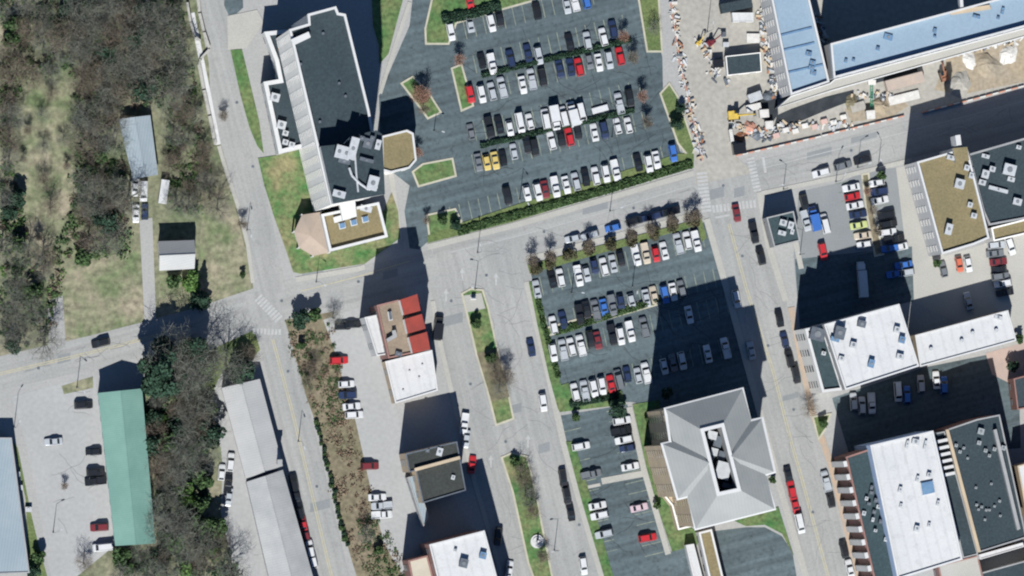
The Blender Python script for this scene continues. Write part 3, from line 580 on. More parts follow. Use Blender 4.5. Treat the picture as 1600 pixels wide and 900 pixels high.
D7, _ = building('dark_south_building', 'dark roofed building at the bottom right corner of the picture', 'building', [(1534, 895), (1640, 866), (1670, 990), (1556, 1010)], 7, r_dark, w_grey, par=.4, pw=.3, win=None)
E1, _ = building('small_dark_building', 'small square dark-roofed building on the street corner by the pale car park', 'building',
    [(1198, 340), (1240, 330), (1250, 376), (1210, 386)], 7.2, r_teal, w_grey, par=.4, pw=.3, win='WS', cap=14)
for x, y, a, c, h_ in ((1224, 348, 2, 1.6, 1.2), (1236, 352, 1.6, 2, 1.3), (1222, 364, 2.2, 1.2, 1.0), (1238, 362, 1.0, 1.4, 1.0)): unit(E1, x, y, 7.2, a, c, h_)
E2, _ = building('edge_dark_shop', 'dark-roofed shop at the right edge beside the pink paved lane', 'building', [(1584, 592), (1680, 566), (1690, 620), (1590, 640)], 8, r_dark, w_brick, par=.4, pw=.3, win='W', cap=6)
E3, _ = building('edge_pale_shop', 'pale roofed shop at the right edge beside the broad dark hall roof', 'building', [(1590, 728), (1690, 700), (1720, 820), (1612, 845)], 12, r_white, w_tan, par=.4, pw=.3, win='W', cap=16)
sheet('pink_paving', [(1540, 552), (1600, 535), (1660, 520), (1660, 590), (1580, 600), (1550, 585)], .025, mat('pink_paving', (.42, .32, .27), (.37, .29, .25), .3, fvar=.12))
# -- construction building
K1, _ = building('site_west_wing', 'pale blue roofed west wing of the building under construction', 'building',
    [(1194, -60), (1248, -72), (1296, 128), (1236, 148)], 17, r_blue, w_white, par=1.0, pw=.5, win='WS', cap=60, gm=glass_p)
for a, c in (((1216, 55), (1268, 42)), ((1221, 78), (1272, 66)), ((1232, 112), (1285, 100))): block(K1, 'roof_joint', [a, c, (c[0]+.6, c[1]+2), (a[0]+.6, a[1]+2)], 16.98, 17.3, r_blue, sky_m)
for x, y in ((1264, 84), (1270, 98), (1268, 106), (1271, 114)): unit(K1, x, y, 17, 1.6, 1.2, .6, sky_m)
K2, _ = building('site_long_wing', 'long pale blue roofed wing of the building under construction, running to the right edge', 'building',
    [(1298, 68), (1485, 18), (1720, -45), (1748, 0), (1600, 42), (1303, 122)], 19, r_blue, w_white, par=1.6, pw=.5, win='S', cap=80)
for x, y, a, c in ((1388, 58, 2.4, 1.6), (1461, 48, 1, 1.2), (1372, 76, 1, 1), (1322, 95, .8, 1), (1334, 94, .8, .8), (1526, 26, 2.0, .8), (1567, 17, .8, 1.8), (1461, 57, .8, .6), (1560, 28, .8, .8)): unit(K2, x, y, 19, a, c, .6, sky_m)
block(K2, 'mast', [(1500, -2), (1504, -3), (1505, 10), (1501, 11)], 18.9, 22, w_white); block(K2, 'timber_stack', [(1484, 17), (1546, 8), (1548, 14), (1486, 23)], 18.95, 19.7, w_tan)
K3, _ = building('site_podium', 'white concrete podium ledge along the south side of the construction building', 'podium',
    [(1216, 168), (1236, 150), (1297, 130), (1304, 124), (1600, 44), (1740, 6), (1744, 22), (1600, 58), (1300, 142)], 6, concrete, w_white, par=.3, pw=.3, win=None)
K4, _ = building('site_shed', 'black roofed site shed with pale front in the construction yard', 'shed', [(1134, 88), (1188, 82), (1190, 112), (1137, 118)], 3.2, r_dark, w_cream, par=.1, pw=.2, win='S', cap=4)
K5, _ = building('site_office_trailer', 'long white site office trailer at the top of the construction yard', 'trailer', [(1144, 20), (1177, 20), (1177, 34), (1146, 34)], 3, r_white, w_white, par=.1, pw=.15, win='S', cap=4)

# -- left side gabled buildings
def gable(name, label, cat, quad, he, hr, rm, wm, axis='long', over=.4, rm2=None, win='WS', cap=30):
    """quad: NW, NE, SE, SW corners; ridge joins the middles of the two ends ('ns' or 'ew')"""
    q = [P(x, y, he) for x, y in quad]; b = sum((a.to_2d() for a in q), Vector((0, 0)))/4; root = empty(name, (b.x, b.y, 0)); tag(root, label, cat)
    if axis == 'ns': r0, r1 = (q[0]+q[1])/2, (q[3]+q[2])/2; s1, s2 = (q[0], q[3], r1, r0), (q[2], q[1], r0, r1); e0, e1 = (q[0], q[1], r0), (q[2], q[3], r1)
    else: r0, r1 = (q[0]+q[3])/2, (q[1]+q[2])/2; s1, s2 = (q[1], q[0], r0, r1), (q[3], q[2], r1, r0); e0, e1 = (q[3], q[0], r0), (q[1], q[2], r1)
    c = Vector((b.x, b.y, 0)); ip = inset(ccw([a.to_2d() for a in q]), over); mb = MB(); mb.prism(ip, -.1, he-.05, top=False)
    for a, d, r in (e0, e1):
        k = lambda t, z: ((t.x-c.x)*.97+c.x, (t.y-c.y)*.97+c.y, z)
        mb.add([k(a, he-.05), k(d, he-.05), k(r, hr-.12)], [(0, 1, 2)])
    kid(mb.build('wall', wm), root)
    for sl_, mm in ((s1, rm), (s2, rm2 or rm)):
        a, d, r1_, r0_ = [(t.x, t.y) for t in sl_]; top = [(*a, he), (*d, he), (*r1_, hr), (*r0_, hr)]; bt = [(x, y, z-.18) for x, y, z in top]
        mb = MB(); mb.add(top+bt, [(0, 1, 2, 3), (7, 6, 5, 4), (0, 4, 5, 1), (1, 5, 6, 2), (3, 7, 4, 0)]); kid(mb.build('roof_slope', mm), root)
    mb = MB(); mb.tube((r0.x, r0.y, hr), (r1.x, r1.y, hr), .16, .16, 6); kid(mb.build('ridge_cap', rm), root)
    if win: windows(root, ip, .2, he-.8, win, 3.5, 4.2, 1.2, 1.3, cap)
    return root
gable('green_roof_warehouse', 'long warehouse with pale green metal gable roof beside the gravel lot', 'warehouse', [(153, 614), (222, 607), (243, 849), (180, 853)], 7.5, 9.8, r_green, w_cream, 'ns')
gable('grey_warehouse', 'long grey metal gable-roofed warehouse, northern part with a tree at its end', 'warehouse', [(346, 606), (406, 592), (442, 728), (384, 748)], 5.5, 7.0, r_grey, w_grey, 'ns')
Wg = gable('grey_warehouse_south', 'taller southern part of the grey warehouse, weathered roof running off the bottom edge', 'warehouse', [(385, 753), (442, 734), (520, 1010), (448, 1020)], 6.5, 8.4, r_greyd, w_grey, 'ns', rm2=r_greyd)
mb = MB(); p0 = P(437, 722, 9); mb.box((0, 0, 0), (1.1, 1.1, 9)); mb.box((0, 0, 9), (1.4, 1.4, .4)); o = link('chimney', mb.me('chimney'), w_grey, None, (p0.x, p0.y, 0)); kid(o, Wg)
gable('metal_shed', 'long pale galvanised metal roofed shed in the clearing of the woods', 'shed', [(185, 186), (235, 180), (247, 273), (208, 280)], 3.6, 4.6, r_steel, w_grey, 'ns', cap=10)
gable('small_house', 'small grey gable-roofed house beside the driveway in the woods', 'house', [(247, 377), (304, 375), (304, 420), (249, 423)], 6.0, 8.6, r_grey, w_cream, 'ew', cap=10)
LE, _ = building('pale_metal_building', 'pale blue grey metal-roofed building cut by the left edge of the picture', 'building', [(-120, 684), (18, 684), (46, 895), (-110, 900)], 6, r_steel, w_grey, par=.25, pw=.3, win='S', cap=6)
for x, y in ((30, 762), (26, 741), (44, 796)):
    mb = MB(); mb.box((0, 0, 0), (1.8, 1.4, 1.3)); mb.tube((0, 0, 1.3), (0, 0, 1.45), .5, .5, 10); p = P(x, y); tag(mb.build('air_conditioner', unit_m, None, (p.x, p.y, .15)), ['metal condenser box standing %s against the east wall of the pale blue grey building' % s for s in ('second', 'first', 'third')][[30, 26, 44].index(x)].replace('standing', 'standing'), 'condenser', 'condensers beside the pale metal building')

# ------------------------------------------------------------------ vegetation
rng = np.random.default_rng(11)
def quads_mesh(name, c, u, v, m):
    """many small quads: centres c, half axes u and v"""
    n = len(c); V = np.stack([c-u-v, c+u-v, c+u+v, c-u+v], 1).reshape(-1, 3)
    me = bpy.data.meshes.new(name); me.vertices.add(4*n); me.vertices.foreach_set('co', V.astype(np.float32).ravel())
    me.loops.add(4*n); me.loops.foreach_set('vertex_index', np.arange(4*n, dtype=np.int32))
    me.polygons.add(n); me.polygons.foreach_set('loop_start', np.arange(0, 4*n, 4, dtype=np.int32)); me.polygons.foreach_set('loop_total', np.full(n, 4, np.int32))
    me.update(); me.validate(); me.materials.append(m); return me
def unitv(n):
    a = rng.normal(size=(n, 3)); return a/np.linalg.norm(a, axis=1, keepdims=True)
def bare_tree(h, r, m, dens=1.0, seed=0):
    """trunk with limbs, and a crown of fine twigs spread through its volume"""
    R = random.Random(seed); mb = MB(); mb.tube((0, 0, -.1), (0, 0, h*.35), .035*h**.9, .022*h**.9, 7); mb.tube((0, 0, h*.35), (R.uniform(-.3, .3), R.uniform(-.3, .3), h*.8), .022*h**.9, .008*h**.9, 6)
    tips = []; nl = 11
    for i in range(nl):
        a = 2*math.pi*(i*.382) + R.uniform(-.3, .3); z0 = h*R.uniform(.25, .6); rr = r*R.uniform(.55, 1.0); z1 = z0 + h*R.uniform(.16, .36)
        e = Vector((math.cos(a)*rr, math.sin(a)*rr, z1)); b = Vector((0, 0, z0)); mid = (b+e)/2 + Vector((0, 0, h*.04))
        mb.tube(b, mid, .011*h**.9, .007*h**.9, 5); mb.tube(mid, e, .007*h**.9, .003*h**.9, 4); tips += [(mid, .8), (e, .55)]
        for j in range(3):
            a2 = a + R.uniform(-1.1, 1.1); e2 = mid + Vector((math.cos(a2), math.sin(a2), R.uniform(.3, .9))) * r*R.uniform(.3, .5); mb.tube(mid, e2, .005*h**.9, .002*h**.9, 4); tips.append((e2, .5))
    tips.append((Vector((0, 0, h*.85)), .6)); tips.append((Vector((0, 0, h*.65)), .8))
    tr = mb.me('trunk'); tr.materials.append(bark)
    cs, us, vs = [], [], []
    for t, k in tips:
        n = int(44*dens*k*1.4); d = unitv(n); d[:, 2] = np.abs(d[:, 2])*.8 + .1; ln = r*rng.uniform(.12, .3, (n, 1)); st = np.array(t) + rng.normal(size=(n, 3))*r*.15*np.array([1, 1, .6])
        c = st + d*ln; w_ = unitv(n)*rng.uniform(.012, .034, (n, 1)); cs.append(c); us.append(d*ln); vs.append(w_)
    cr = quads_mesh('crown', np.concatenate(cs), np.concatenate(us), np.concatenate(vs), m); return tr, cr
def leafy_tree(h, r, m, n=900, size=.32, z0=.25, conic=False, seed=0):
    mb = MB(); mb.tube((0, 0, -.1), (0, 0, h*.7), .03*h, .012*h, 7)
    R = random.Random(seed)
    for i in range(5):
        a = i*1.3; mb.tube((0, 0, h*.35), (math.cos(a)*r*.6, math.sin(a)*r*.6, h*.65), .012*h, .004*h, 5)
    tr = mb.me('trunk'); tr.materials.append(bark); cs = []
    if conic:
        t = rng.uniform(0, 1, n)**1.4; a = rng.uniform(0, 6.283, n); lob = .8 + .25*np.sin(a*7 + t*20); rad = r*(1-t)*lob*np.sqrt(rng.uniform(.35, 1, n)); c = np.stack([rad*np.cos(a), rad*np.sin(a), h*(z0 + (1-z0)*t)], 1)
    else:
        k = 15; cl = unitv(k)*rng.uniform(.35, .72, (k, 1)); cr_ = rng.uniform(.26, .46, k); idx = rng.integers(0, k, n)
        c = cl[idx] + unitv(n)*(cr_[idx]*rng.uniform(.55, 1, n)**.5)[:, None]; c[:, :2] *= r; c[:, 2] = h*(z0 + (1-z0)*.5) + c[:, 2]*h*(1-z0)*.5
    s = size*rng.uniform(.6, 1.4, (n, 1)); u = unitv(n); v = np.cross(u, unitv(n)); v /= np.linalg.norm(v, axis=1, keepdims=True)
    return tr, quads_mesh('crown', c, u*s, v*s*.7, m)
PROTO = {}
def protos():
    for i, (h, r, m) in enumerate(((11, 4.2, twig1), (13, 5.0, twig1), (9, 3.6, twig1), (12, 4.6, twig2), (10, 4.0, twig2), (14, 5.4, twig1))): PROTO['bare%d' % i] = bare_tree(h, r, m, .44, i)
    for i in range(3): PROTO['slim%d' % i] = bare_tree(6.5, 1.7, twig2, .4, 20+i)
    PROTO['rusty0'] = bare_tree(6.0, 1.5, leafr, .5, 31); PROTO['rusty1'] = bare_tree(6.5, 2.0, leafr, .9, 32)
    PROTO['ever0'] = leafy_tree(8, 3.2, leafg, 1300, .3, .15, False, 1); PROTO['ever1'] = leafy_tree(11, 3.0, leafd, 1300, .3, .08, True, 2); PROTO['bright0'] = leafy_tree(4.5, 2.6, leafb, 900, .28, .1, False, 3)
    PROTO['dark0'] = leafy_tree(9, 3.6, leafd, 1500, .32, .15, False, 4); PROTO['olive0'] = leafy_tree(3.6, 2.3, leafo, 900, .2, .12, False, 5); PROTO['olive1'] = leafy_tree(3.2, 2.0, leafo, 800, .2, .12, False, 6)
    PROTO['shrub0'] = leafy_tree(1.7, 1.1, leafg, 260, .2, .05, False, 7); PROTO['shrub1'] = leafy_tree(1.5, .95, leafd, 240, .2, .05, False, 8); PROTO['tall_dark'] = leafy_tree(15, 4.4, leafd, 2200, .36, .1, False, 9)
protos()
def plant(kind, px, py, name, label, cat, group=None, s=1.0):
    tr, cr = PROTO[kind]; p = P(px, py); o = empty(name, (p.x, p.y, 0), random.uniform(0, 6.28)); o.scale = (s, s, s*random.uniform(.92, 1.08)); tag(o, label, cat, group)
    t = bpy.data.objects.new('trunk' if not kind.startswith('shrub') else 'stem', tr); COL.objects.link(t); t.parent = o
    c = bpy.data.objects.new('crown' if not kind.startswith('shrub') else 'foliage', cr); COL.objects.link(c); c.parent = o
    return o
def inside(x, y, poly):
    r = False; n = len(poly)
    for i in range(n):
        x1, y1 = poly[i]; x2, y2 = poly[i-1]
        if (y1 > y) != (y2 > y) and x < (x2-x1)*(y-y1)/(y2-y1)+x1: r = not r
    return r
def wood(poly, n, dmin, label, group, kinds, smin=.75, smax=1.1, avoid=(), seed=1):
    R = random.Random(seed); xs = [a[0] for a in poly]; ys = [a[1] for a in poly]; pts = []; tries = 0
    while len(pts) < n and tries < 9000:
        tries += 1; x, y = R.uniform(min(xs), max(xs)), R.uniform(min(ys), max(ys))
        if not inside(x, y, poly) or any(inside(x, y, a) for a in avoid) or any((x-a)**2+(y-b)**2 < dmin**2 for a, b in pts): continue
        pts.append((x, y)); k = R.choice(kinds); lb, gr, nm = label, group, 'bare_tree'
        if not k.startswith(('bare', 'slim')):
            w_ = 'bright green' if k.startswith('bright') else 'dark evergreen' if k[:4] in ('dark', 'tall') or k == 'ever1' else 'leafy green'
            nm = 'leafy_tree'; lb = lb.replace('small bare', w_).replace('bare grey', w_).replace('bare dark', w_).replace('tall bare', 'tall ' + w_); gr = gr.replace('bare', w_)
        plant(k, x, y, nm, lb, 'tree', gr, R.uniform(smin, smax))
BK = ['bare0', 'bare1', 'bare2', 'bare3', 'bare5', 'bare4']; BM = BK + BK + ['ever0', 'dark0']; BL = BK + ['ever0', 'ever0', 'bright0', 'dark0']
clr = [[(30, 200), (45, 130), (105, 130), (120, 190), (115, 290), (105, 340), (75, 395), (45, 370), (25, 270)], [(180, 170), (262, 150), (262, 500), (205, 500), (202, 300), (180, 290)], [(75, 545), (82, 470), (100, 420), (195, 410), (225, 380), (232, 500)]]
wood([(95, 0), (278, 0), (290, 90), (285, 150), (250, 170), (180, 175), (110, 130)], 36, 20, 'bare grey tree in the dense wood north of the galvanised shed', 'bare trees in the wood north of the shed', BM, .8, 1.15, clr, 2)
wood([(0, 0), (95, 0), (105, 125), (45, 130), (25, 200), (0, 215)], 16, 22, 'bare grey tree in the corner wood at the top left', 'bare trees in the top left corner wood', BM, .7, 1.05, clr, 3)
wood([(120, 180), (182, 178), (200, 285), (200, 400), (110, 410), (100, 345), (122, 290)], 20, 20, 'bare grey tree in the wood just west of the galvanised shed', 'bare trees west of the shed', BM, .75, 1.1, clr, 4)
wood([(0, 215), (25, 205), (25, 275), (45, 375), (75, 400), (80, 470), (72, 540), (0, 545)], 18, 22, 'bare grey tree in the wood along the left edge above the main road', 'bare trees along the left edge', BM, .65, 1.0, clr, 5)
wood([(255, 160), (295, 150), (315, 225), (345, 330), (325, 345), (310, 320), (262, 330)], 15, 20, 'bare grey tree on the slope between shed and side road', 'bare trees on the slope beside the side road', BK, .5, .85, clr, 6)
wood([(228, 615), (255, 575), (300, 575), (330, 620), (325, 690), (318, 700), (322, 790), (360, 870), (380, 905), (178, 905), (186, 866), (240, 852), (225, 750)], 56, 19, 'bare dark tree in the wood between green-roofed warehouse and grey warehouse', 'bare trees between the two warehouses', BL, .55, 1.15, [[(148, 600), (222, 600), (240, 848), (178, 855)]], 7)
wood([(238, 568), (262, 548), (322, 540), (332, 560), (310, 600), (236, 604)], 9, 17, 'tall bare tree shading the main road at the north end of the wood', 'bare trees shading the main road', ['tall_dark', 'tall_dark', 'ever1', 'bare5', 'bare1'], 1.1, 1.45, [], 8)
wood([(45, 140), (105, 150), (110, 290), (60, 380), (30, 260)], 10, 32, 'small bare tree standing in the dry clearing of the left wood', 'bare trees in the dry clearing', ['bare2', 'bare4', 'slim0'], .5, .8, [], 9)
for x, y, k, lab, s in ((375, 583, 'dark0', 'dark grey round tree at the north end of the grey warehouse', 1.05), (352, 572, 'bare5', 'tall bare tree on the verge above the grey warehouse', 1.0), (386, 556, 'bare4', 'bare tree on the verge beside the side road', .8),
    (322, 572, 'bright0', 'bright green bush on the verge above the grey warehouse', 1.2), (305, 610, 'bright0', 'bright green bush between the wood and the grey warehouse', .9), (300, 440, 'bright0', 'bright green tree behind the small grey house', 1.3), (270, 440, 'ever0', 'green tree touching the south side of the small grey house', .8),
    (312, 470, 'ever1', 'dark conifer south of the small grey house', 1.1), (468, 500, 'dark0', 'dark tree at the corner of the brown bank by the main road', .8), (490, 492, 'ever0', 'green tree at the top of the brown bank', .75), (520, 497, 'bare2', 'bare tree at the edge of the car park near the shaded road', .6),
    (470, 540, 'ever0', 'green shrub tree on the upper brown bank', .4), (490, 575, 'bare4', 'bare brown tree on the upper brown bank', .6), (480, 600, 'bare3', 'bare brown tree midway down the brown bank', .55), (570, 835, 'bare0', 'bare tree at the foot of the brown bank', .6), (590, 860, 'ever0', 'green shrub tree at the foot of the brown bank', .5),
    (655, 150, 'rusty1', 'reddish brown budding tree on the small lawn east of the tower', 1.2), (660, 172, 'slim1', 'slim bare tree behind the reddish tree on the small lawn', .9), (715, 95, 'rusty0', 'reddish bare tree on the kerbed island at the upper lot entrance', 1.0), (650, 240, 'rusty0', 'reddish bare tree beside the tan pavilion', .9),
    (971, 58, 'rusty0', 'rust brown tree at the end of the second parking row', .95), (985, 92, 'slim0', 'bare tree at the right end of the third parking row', 1.0), (1000, 152, 'rusty0', 'rust brown tree at the right end of the fourth parking row', 1.0), (1008, 192, 'slim2', 'slim bare tree at the right end of the fifth parking row', 1.0),
    (1020, 45, 'bare2', 'dark bare tree on the olive lawn beside the site road', .55), (1055, 195, 'dark0', 'dark evergreen on the curved olive lawn beside the site road', .55), (1062, 170, 'dark0', 'small dark evergreen at the top of the curved olive lawn', .42),
    (690, 345, 'ever0', 'green shrub tree on the lawn at the lower lot entrance', .5), (710, 352, 'dark0', 'dark shrub tree on the lawn at the lower lot entrance', .45),
    (742, 506, 'ever0', 'green shrub tree on the northern boulevard island', .55), (765, 560, 'ever0', 'green tree in the middle of the northern boulevard island', .6), (772, 580, 'bare4', 'bare tree beside the green one on the northern boulevard island', .8), (779, 612, 'bare2', 'bare tree in the mulch of the northern boulevard island', .75), (788, 590, 'slim1', 'slim bare tree on the eastern kerb of the northern boulevard island', 1.2),
    (803, 722, 'ever0', 'green tree at the head of the southern boulevard island', .5), (812, 745, 'bare4', 'bare tree near the head of the southern boulevard island', .8), (820, 775, 'bare2', 'bare round tree in the middle of the southern boulevard island', .8), (828, 800, 'slim2', 'slim bare tree on the southern boulevard island', 1.2), (845, 868, 'slim0', 'slim bare tree south of the monument', 1.1),
    (962, 640, 'dark0', 'dark tree between the central lot and the lower lot', .75), (898, 652, 'ever0', 'green shrub tree beside the lower lot entrance', .45), (1040, 615, 'dark0', 'dark shrub tree north of the hip-roofed office', .5), (1012, 655, 'ever0', 'green shrub tree on the lawn west of the hip-roofed office', .4),
    (1025, 790, 'ever0', 'green shrub tree on the lawn beside the terrace block', .4), (1205, 750, 'ever0', 'green shrub tree at the east corner of the hip-roofed office', .4), (1262, 640, 'bare4', 'bare tree on the triangular planter by the cross street', .6), (1284, 662, 'ever0', 'green shrub tree on the triangular planter by the cross street', .5),
    (1352, 300, 'rusty0', 'rusty bare tree at the north end of the car park planter', .7), (1360, 330, 'slim1', 'slim bare tree in the car park planter', .8), (1368, 362, 'slim2', 'slim bare tree lower in the car park planter', .8), (1462, 412, 'ever0', 'small green tree standing on the paved yard', .45), (1375, 275, 'ever0', 'green shrub tree at the north end of the pale car park', .5),
    (1580, 572, 'dark0', 'dark green shrub on the pink paving at the right edge', .5), (1590, 530, 'ever0', 'green shrub east of the long white strip roof', .5), (100, 760, 'slim0', 'slim bare tree standing in the gravel lot', .6), (130, 880, 'bare4', 'bare tree at the south end of the gravel lot', .7), (60, 870, 'ever0', 'green shrub tree at the corner of the pale metal building', .7), (52, 895, 'dark0', 'dark tree south-east of the pale metal building', .6),
    (20, 540, 'dark0', 'dark tree on the north verge of the main road at the left edge', .7), (377, 350, 'slim2', 'slim bare tree on the west kerb of the side road', .9), (378, 430, 'ever0', 'green shrub at the west kerb north of the crossroads', .35), (347, 182, 'slim0', 'slim bare tree on the west kerb of the upper side road', .8), (665, 345, 'slim1', 'slim bare tree by the drive south of the pavilion', .7)):
    plant(k, x, y, 'shrub_tree' if 'shrub' in lab or 'bush' in lab else 'tree', lab, 'tree' if 'bush' not in lab else 'bush', None, s)
# pruned olive row along the main road and its slim street trees
for i, (x, y) in enumerate(((835, 419), (859, 411), (889, 399), (918, 391), (954, 381), (985, 377), (1022, 365), (1050, 354), (1082, 346))):
    plant('olive%d' % (i % 2), x, y, 'round_tree', '%s olive round-clipped tree from the left in the row south of the main road' % ('first second third fourth fifth sixth seventh eighth ninth'.split()[i]), 'tree', 'olive trees south of the main road', 1.0)
for i, (x, y) in enumerate(((828, 408), (858, 400), (916, 385), (983, 366), (1012, 358), (1046, 347), (1072, 340), (1084, 336))):
    plant('slim%d' % (i % 3), x, y, 'street_tree', '%s slim leafless street tree from left on the southern main road footpath' % ('first second third fourth fifth sixth seventh eighth'.split()[i]), 'tree', 'slim street trees on the south footpath', 1.0)
ORD = 'first second third fourth fifth sixth seventh eighth ninth tenth eleventh twelfth thirteenth fourteenth fifteenth sixteenth seventeenth eighteenth nineteenth twentieth'.split()
ORD += ['twenty-' + w_ for w_ in ORD[:9]]
random.seed(21)
for i in range(24):
    t = i/23; x = 495 + 46*t + random.uniform(-2, 2); y = 660 + 190*t
    plant('shrub%d' % (i % 2), x, y, 'shrub', '%s green shrub from the top in the row between side road and brown bank' % ORD[i], 'shrub', 'shrubs along the brown bank', random.uniform(.65, 1.0))
def hedge(label, px, wpx, hh, m, n, name='hedge'):
    pts = [P(x, y).to_2d() for x, y in px]; seg = [(b-a).length for a, b in zip(pts, pts[1:])]; tot = sum(seg); c = []
    wd = wpx*.18/2; b = pts[0]
    for k in range(n):
        d = rng.uniform(0, tot); i = 0
        while i < len(seg)-1 and d > seg[i]: d -= seg[i]; i += 1
        e = (pts[i+1]-pts[i]).normalized(); q = Vector((-e.y, e.x)); o = rng.uniform(-1, 1); hgt = hh*(1-.35*o*o)*(.75 + .25*math.sin((d+i*7)*1.7)) * math.sqrt(rng.uniform(.3, 1))
        p = pts[i] + e*d + q*(o*wd); c.append((p.x-b.x, p.y-b.y, .1 + hgt))
    c = np.array(c); n = len(c); s = .3*rng.uniform(.6, 1.4, (n, 1)); u = unitv(n); v = np.cross(u, unitv(n)); v /= np.linalg.norm(v, axis=1, keepdims=True)
    o = link(name, quads_mesh(name, c, u*s, v*s*.7, m), None, None, (b.x, b.y, .05)); tag(o, label, 'hedge'); return o
hedge('long dark green hedge bank between the upper parking lot and the main road', [(715, 362), (800, 338), (950, 296), (1080, 256)], 12, 1.2, leafg, 6500)
hedge('dark hedge between the second and third parking rows of the upper lot', [(752, 118), (985, 62)], 7, 1.1, leafd, 2600)
hedge('dark hedge between the fourth and fifth parking rows of the upper lot', [(750, 228), (990, 172)], 7, 1.1, leafd, 2600)
hedge('green hedge strip dividing the central parking lot', [(866, 520), (1030, 468)], 9, 1.0, leafg, 2600)
hedge('dark hedge south of the last row of the central parking lot', [(890, 632), (965, 618)], 9, 1.3, leafd, 1600)
hedge('low green hedge at the west kerb of the central parking lot', [(838, 460), (850, 510), (872, 590)], 7, .8, leafg, 1400)
hedge('dark hedge along the north edge of the lawn by the top drive', [(690, 30), (730, 24), (780, 8)], 14, 1.8, leafd, 2200)

# ------------------------------------------------------------------ cars
PAINT = {}
for k, c in dict(w=(.6, .6, .595), s=(.4, .42, .44), g=(.15, .16, .17), k=(.014, .015, .018), n=(.022, .035, .085), b=(.05, .14, .42), r=(.45, .025, .03), y=(.55, .42, .13), t=(.5, .43, .33), e=(.09, .17, .06), l=(.5, .55, .22), o=(.5, .13, .07), d=(.16, .025, .03), p=(.55, .42, .45)).items():
    PAINT[k] = mat('paint_' + k, c, tuple(x*.92 for x in c), .8, rough=.32, spec=.5, coat=.35, fvar=.03)
CNAME = dict(w='white', s='silver', g='grey', k='black', n='navy', b='blue', r='red', y='yellow', t='tan', e='green', l='lime', o='orange-red', d='dark red', p='pale pink')
def loft(st, nseg=None):
    """st: list of (x, half width, z bottom, z shoulder, z top); returns verts and faces of a closed shell"""
    v, f = [], []
    for x, hw, zb, zs, zt in st:
        v += [(x, -hw*.93, zb), (x, -hw, zb + (zs-zb)*.45), (x, -hw*.97, zs), (x, -hw*.82, zt), (x, hw*.82, zt), (x, hw*.97, zs), (x, hw, zb + (zs-zb)*.45), (x, hw*.93, zb)]
    n = len(st)
    for i in range(n-1):
        for j in range(8):
            a, b = i*8+j, i*8+(j+1) % 8; f.append((a, a+8, b+8, b))
    f.append(tuple(range(7, -1, -1))[::-1]); f.append(tuple(range((n-1)*8, n*8))[::-1]); return v, f
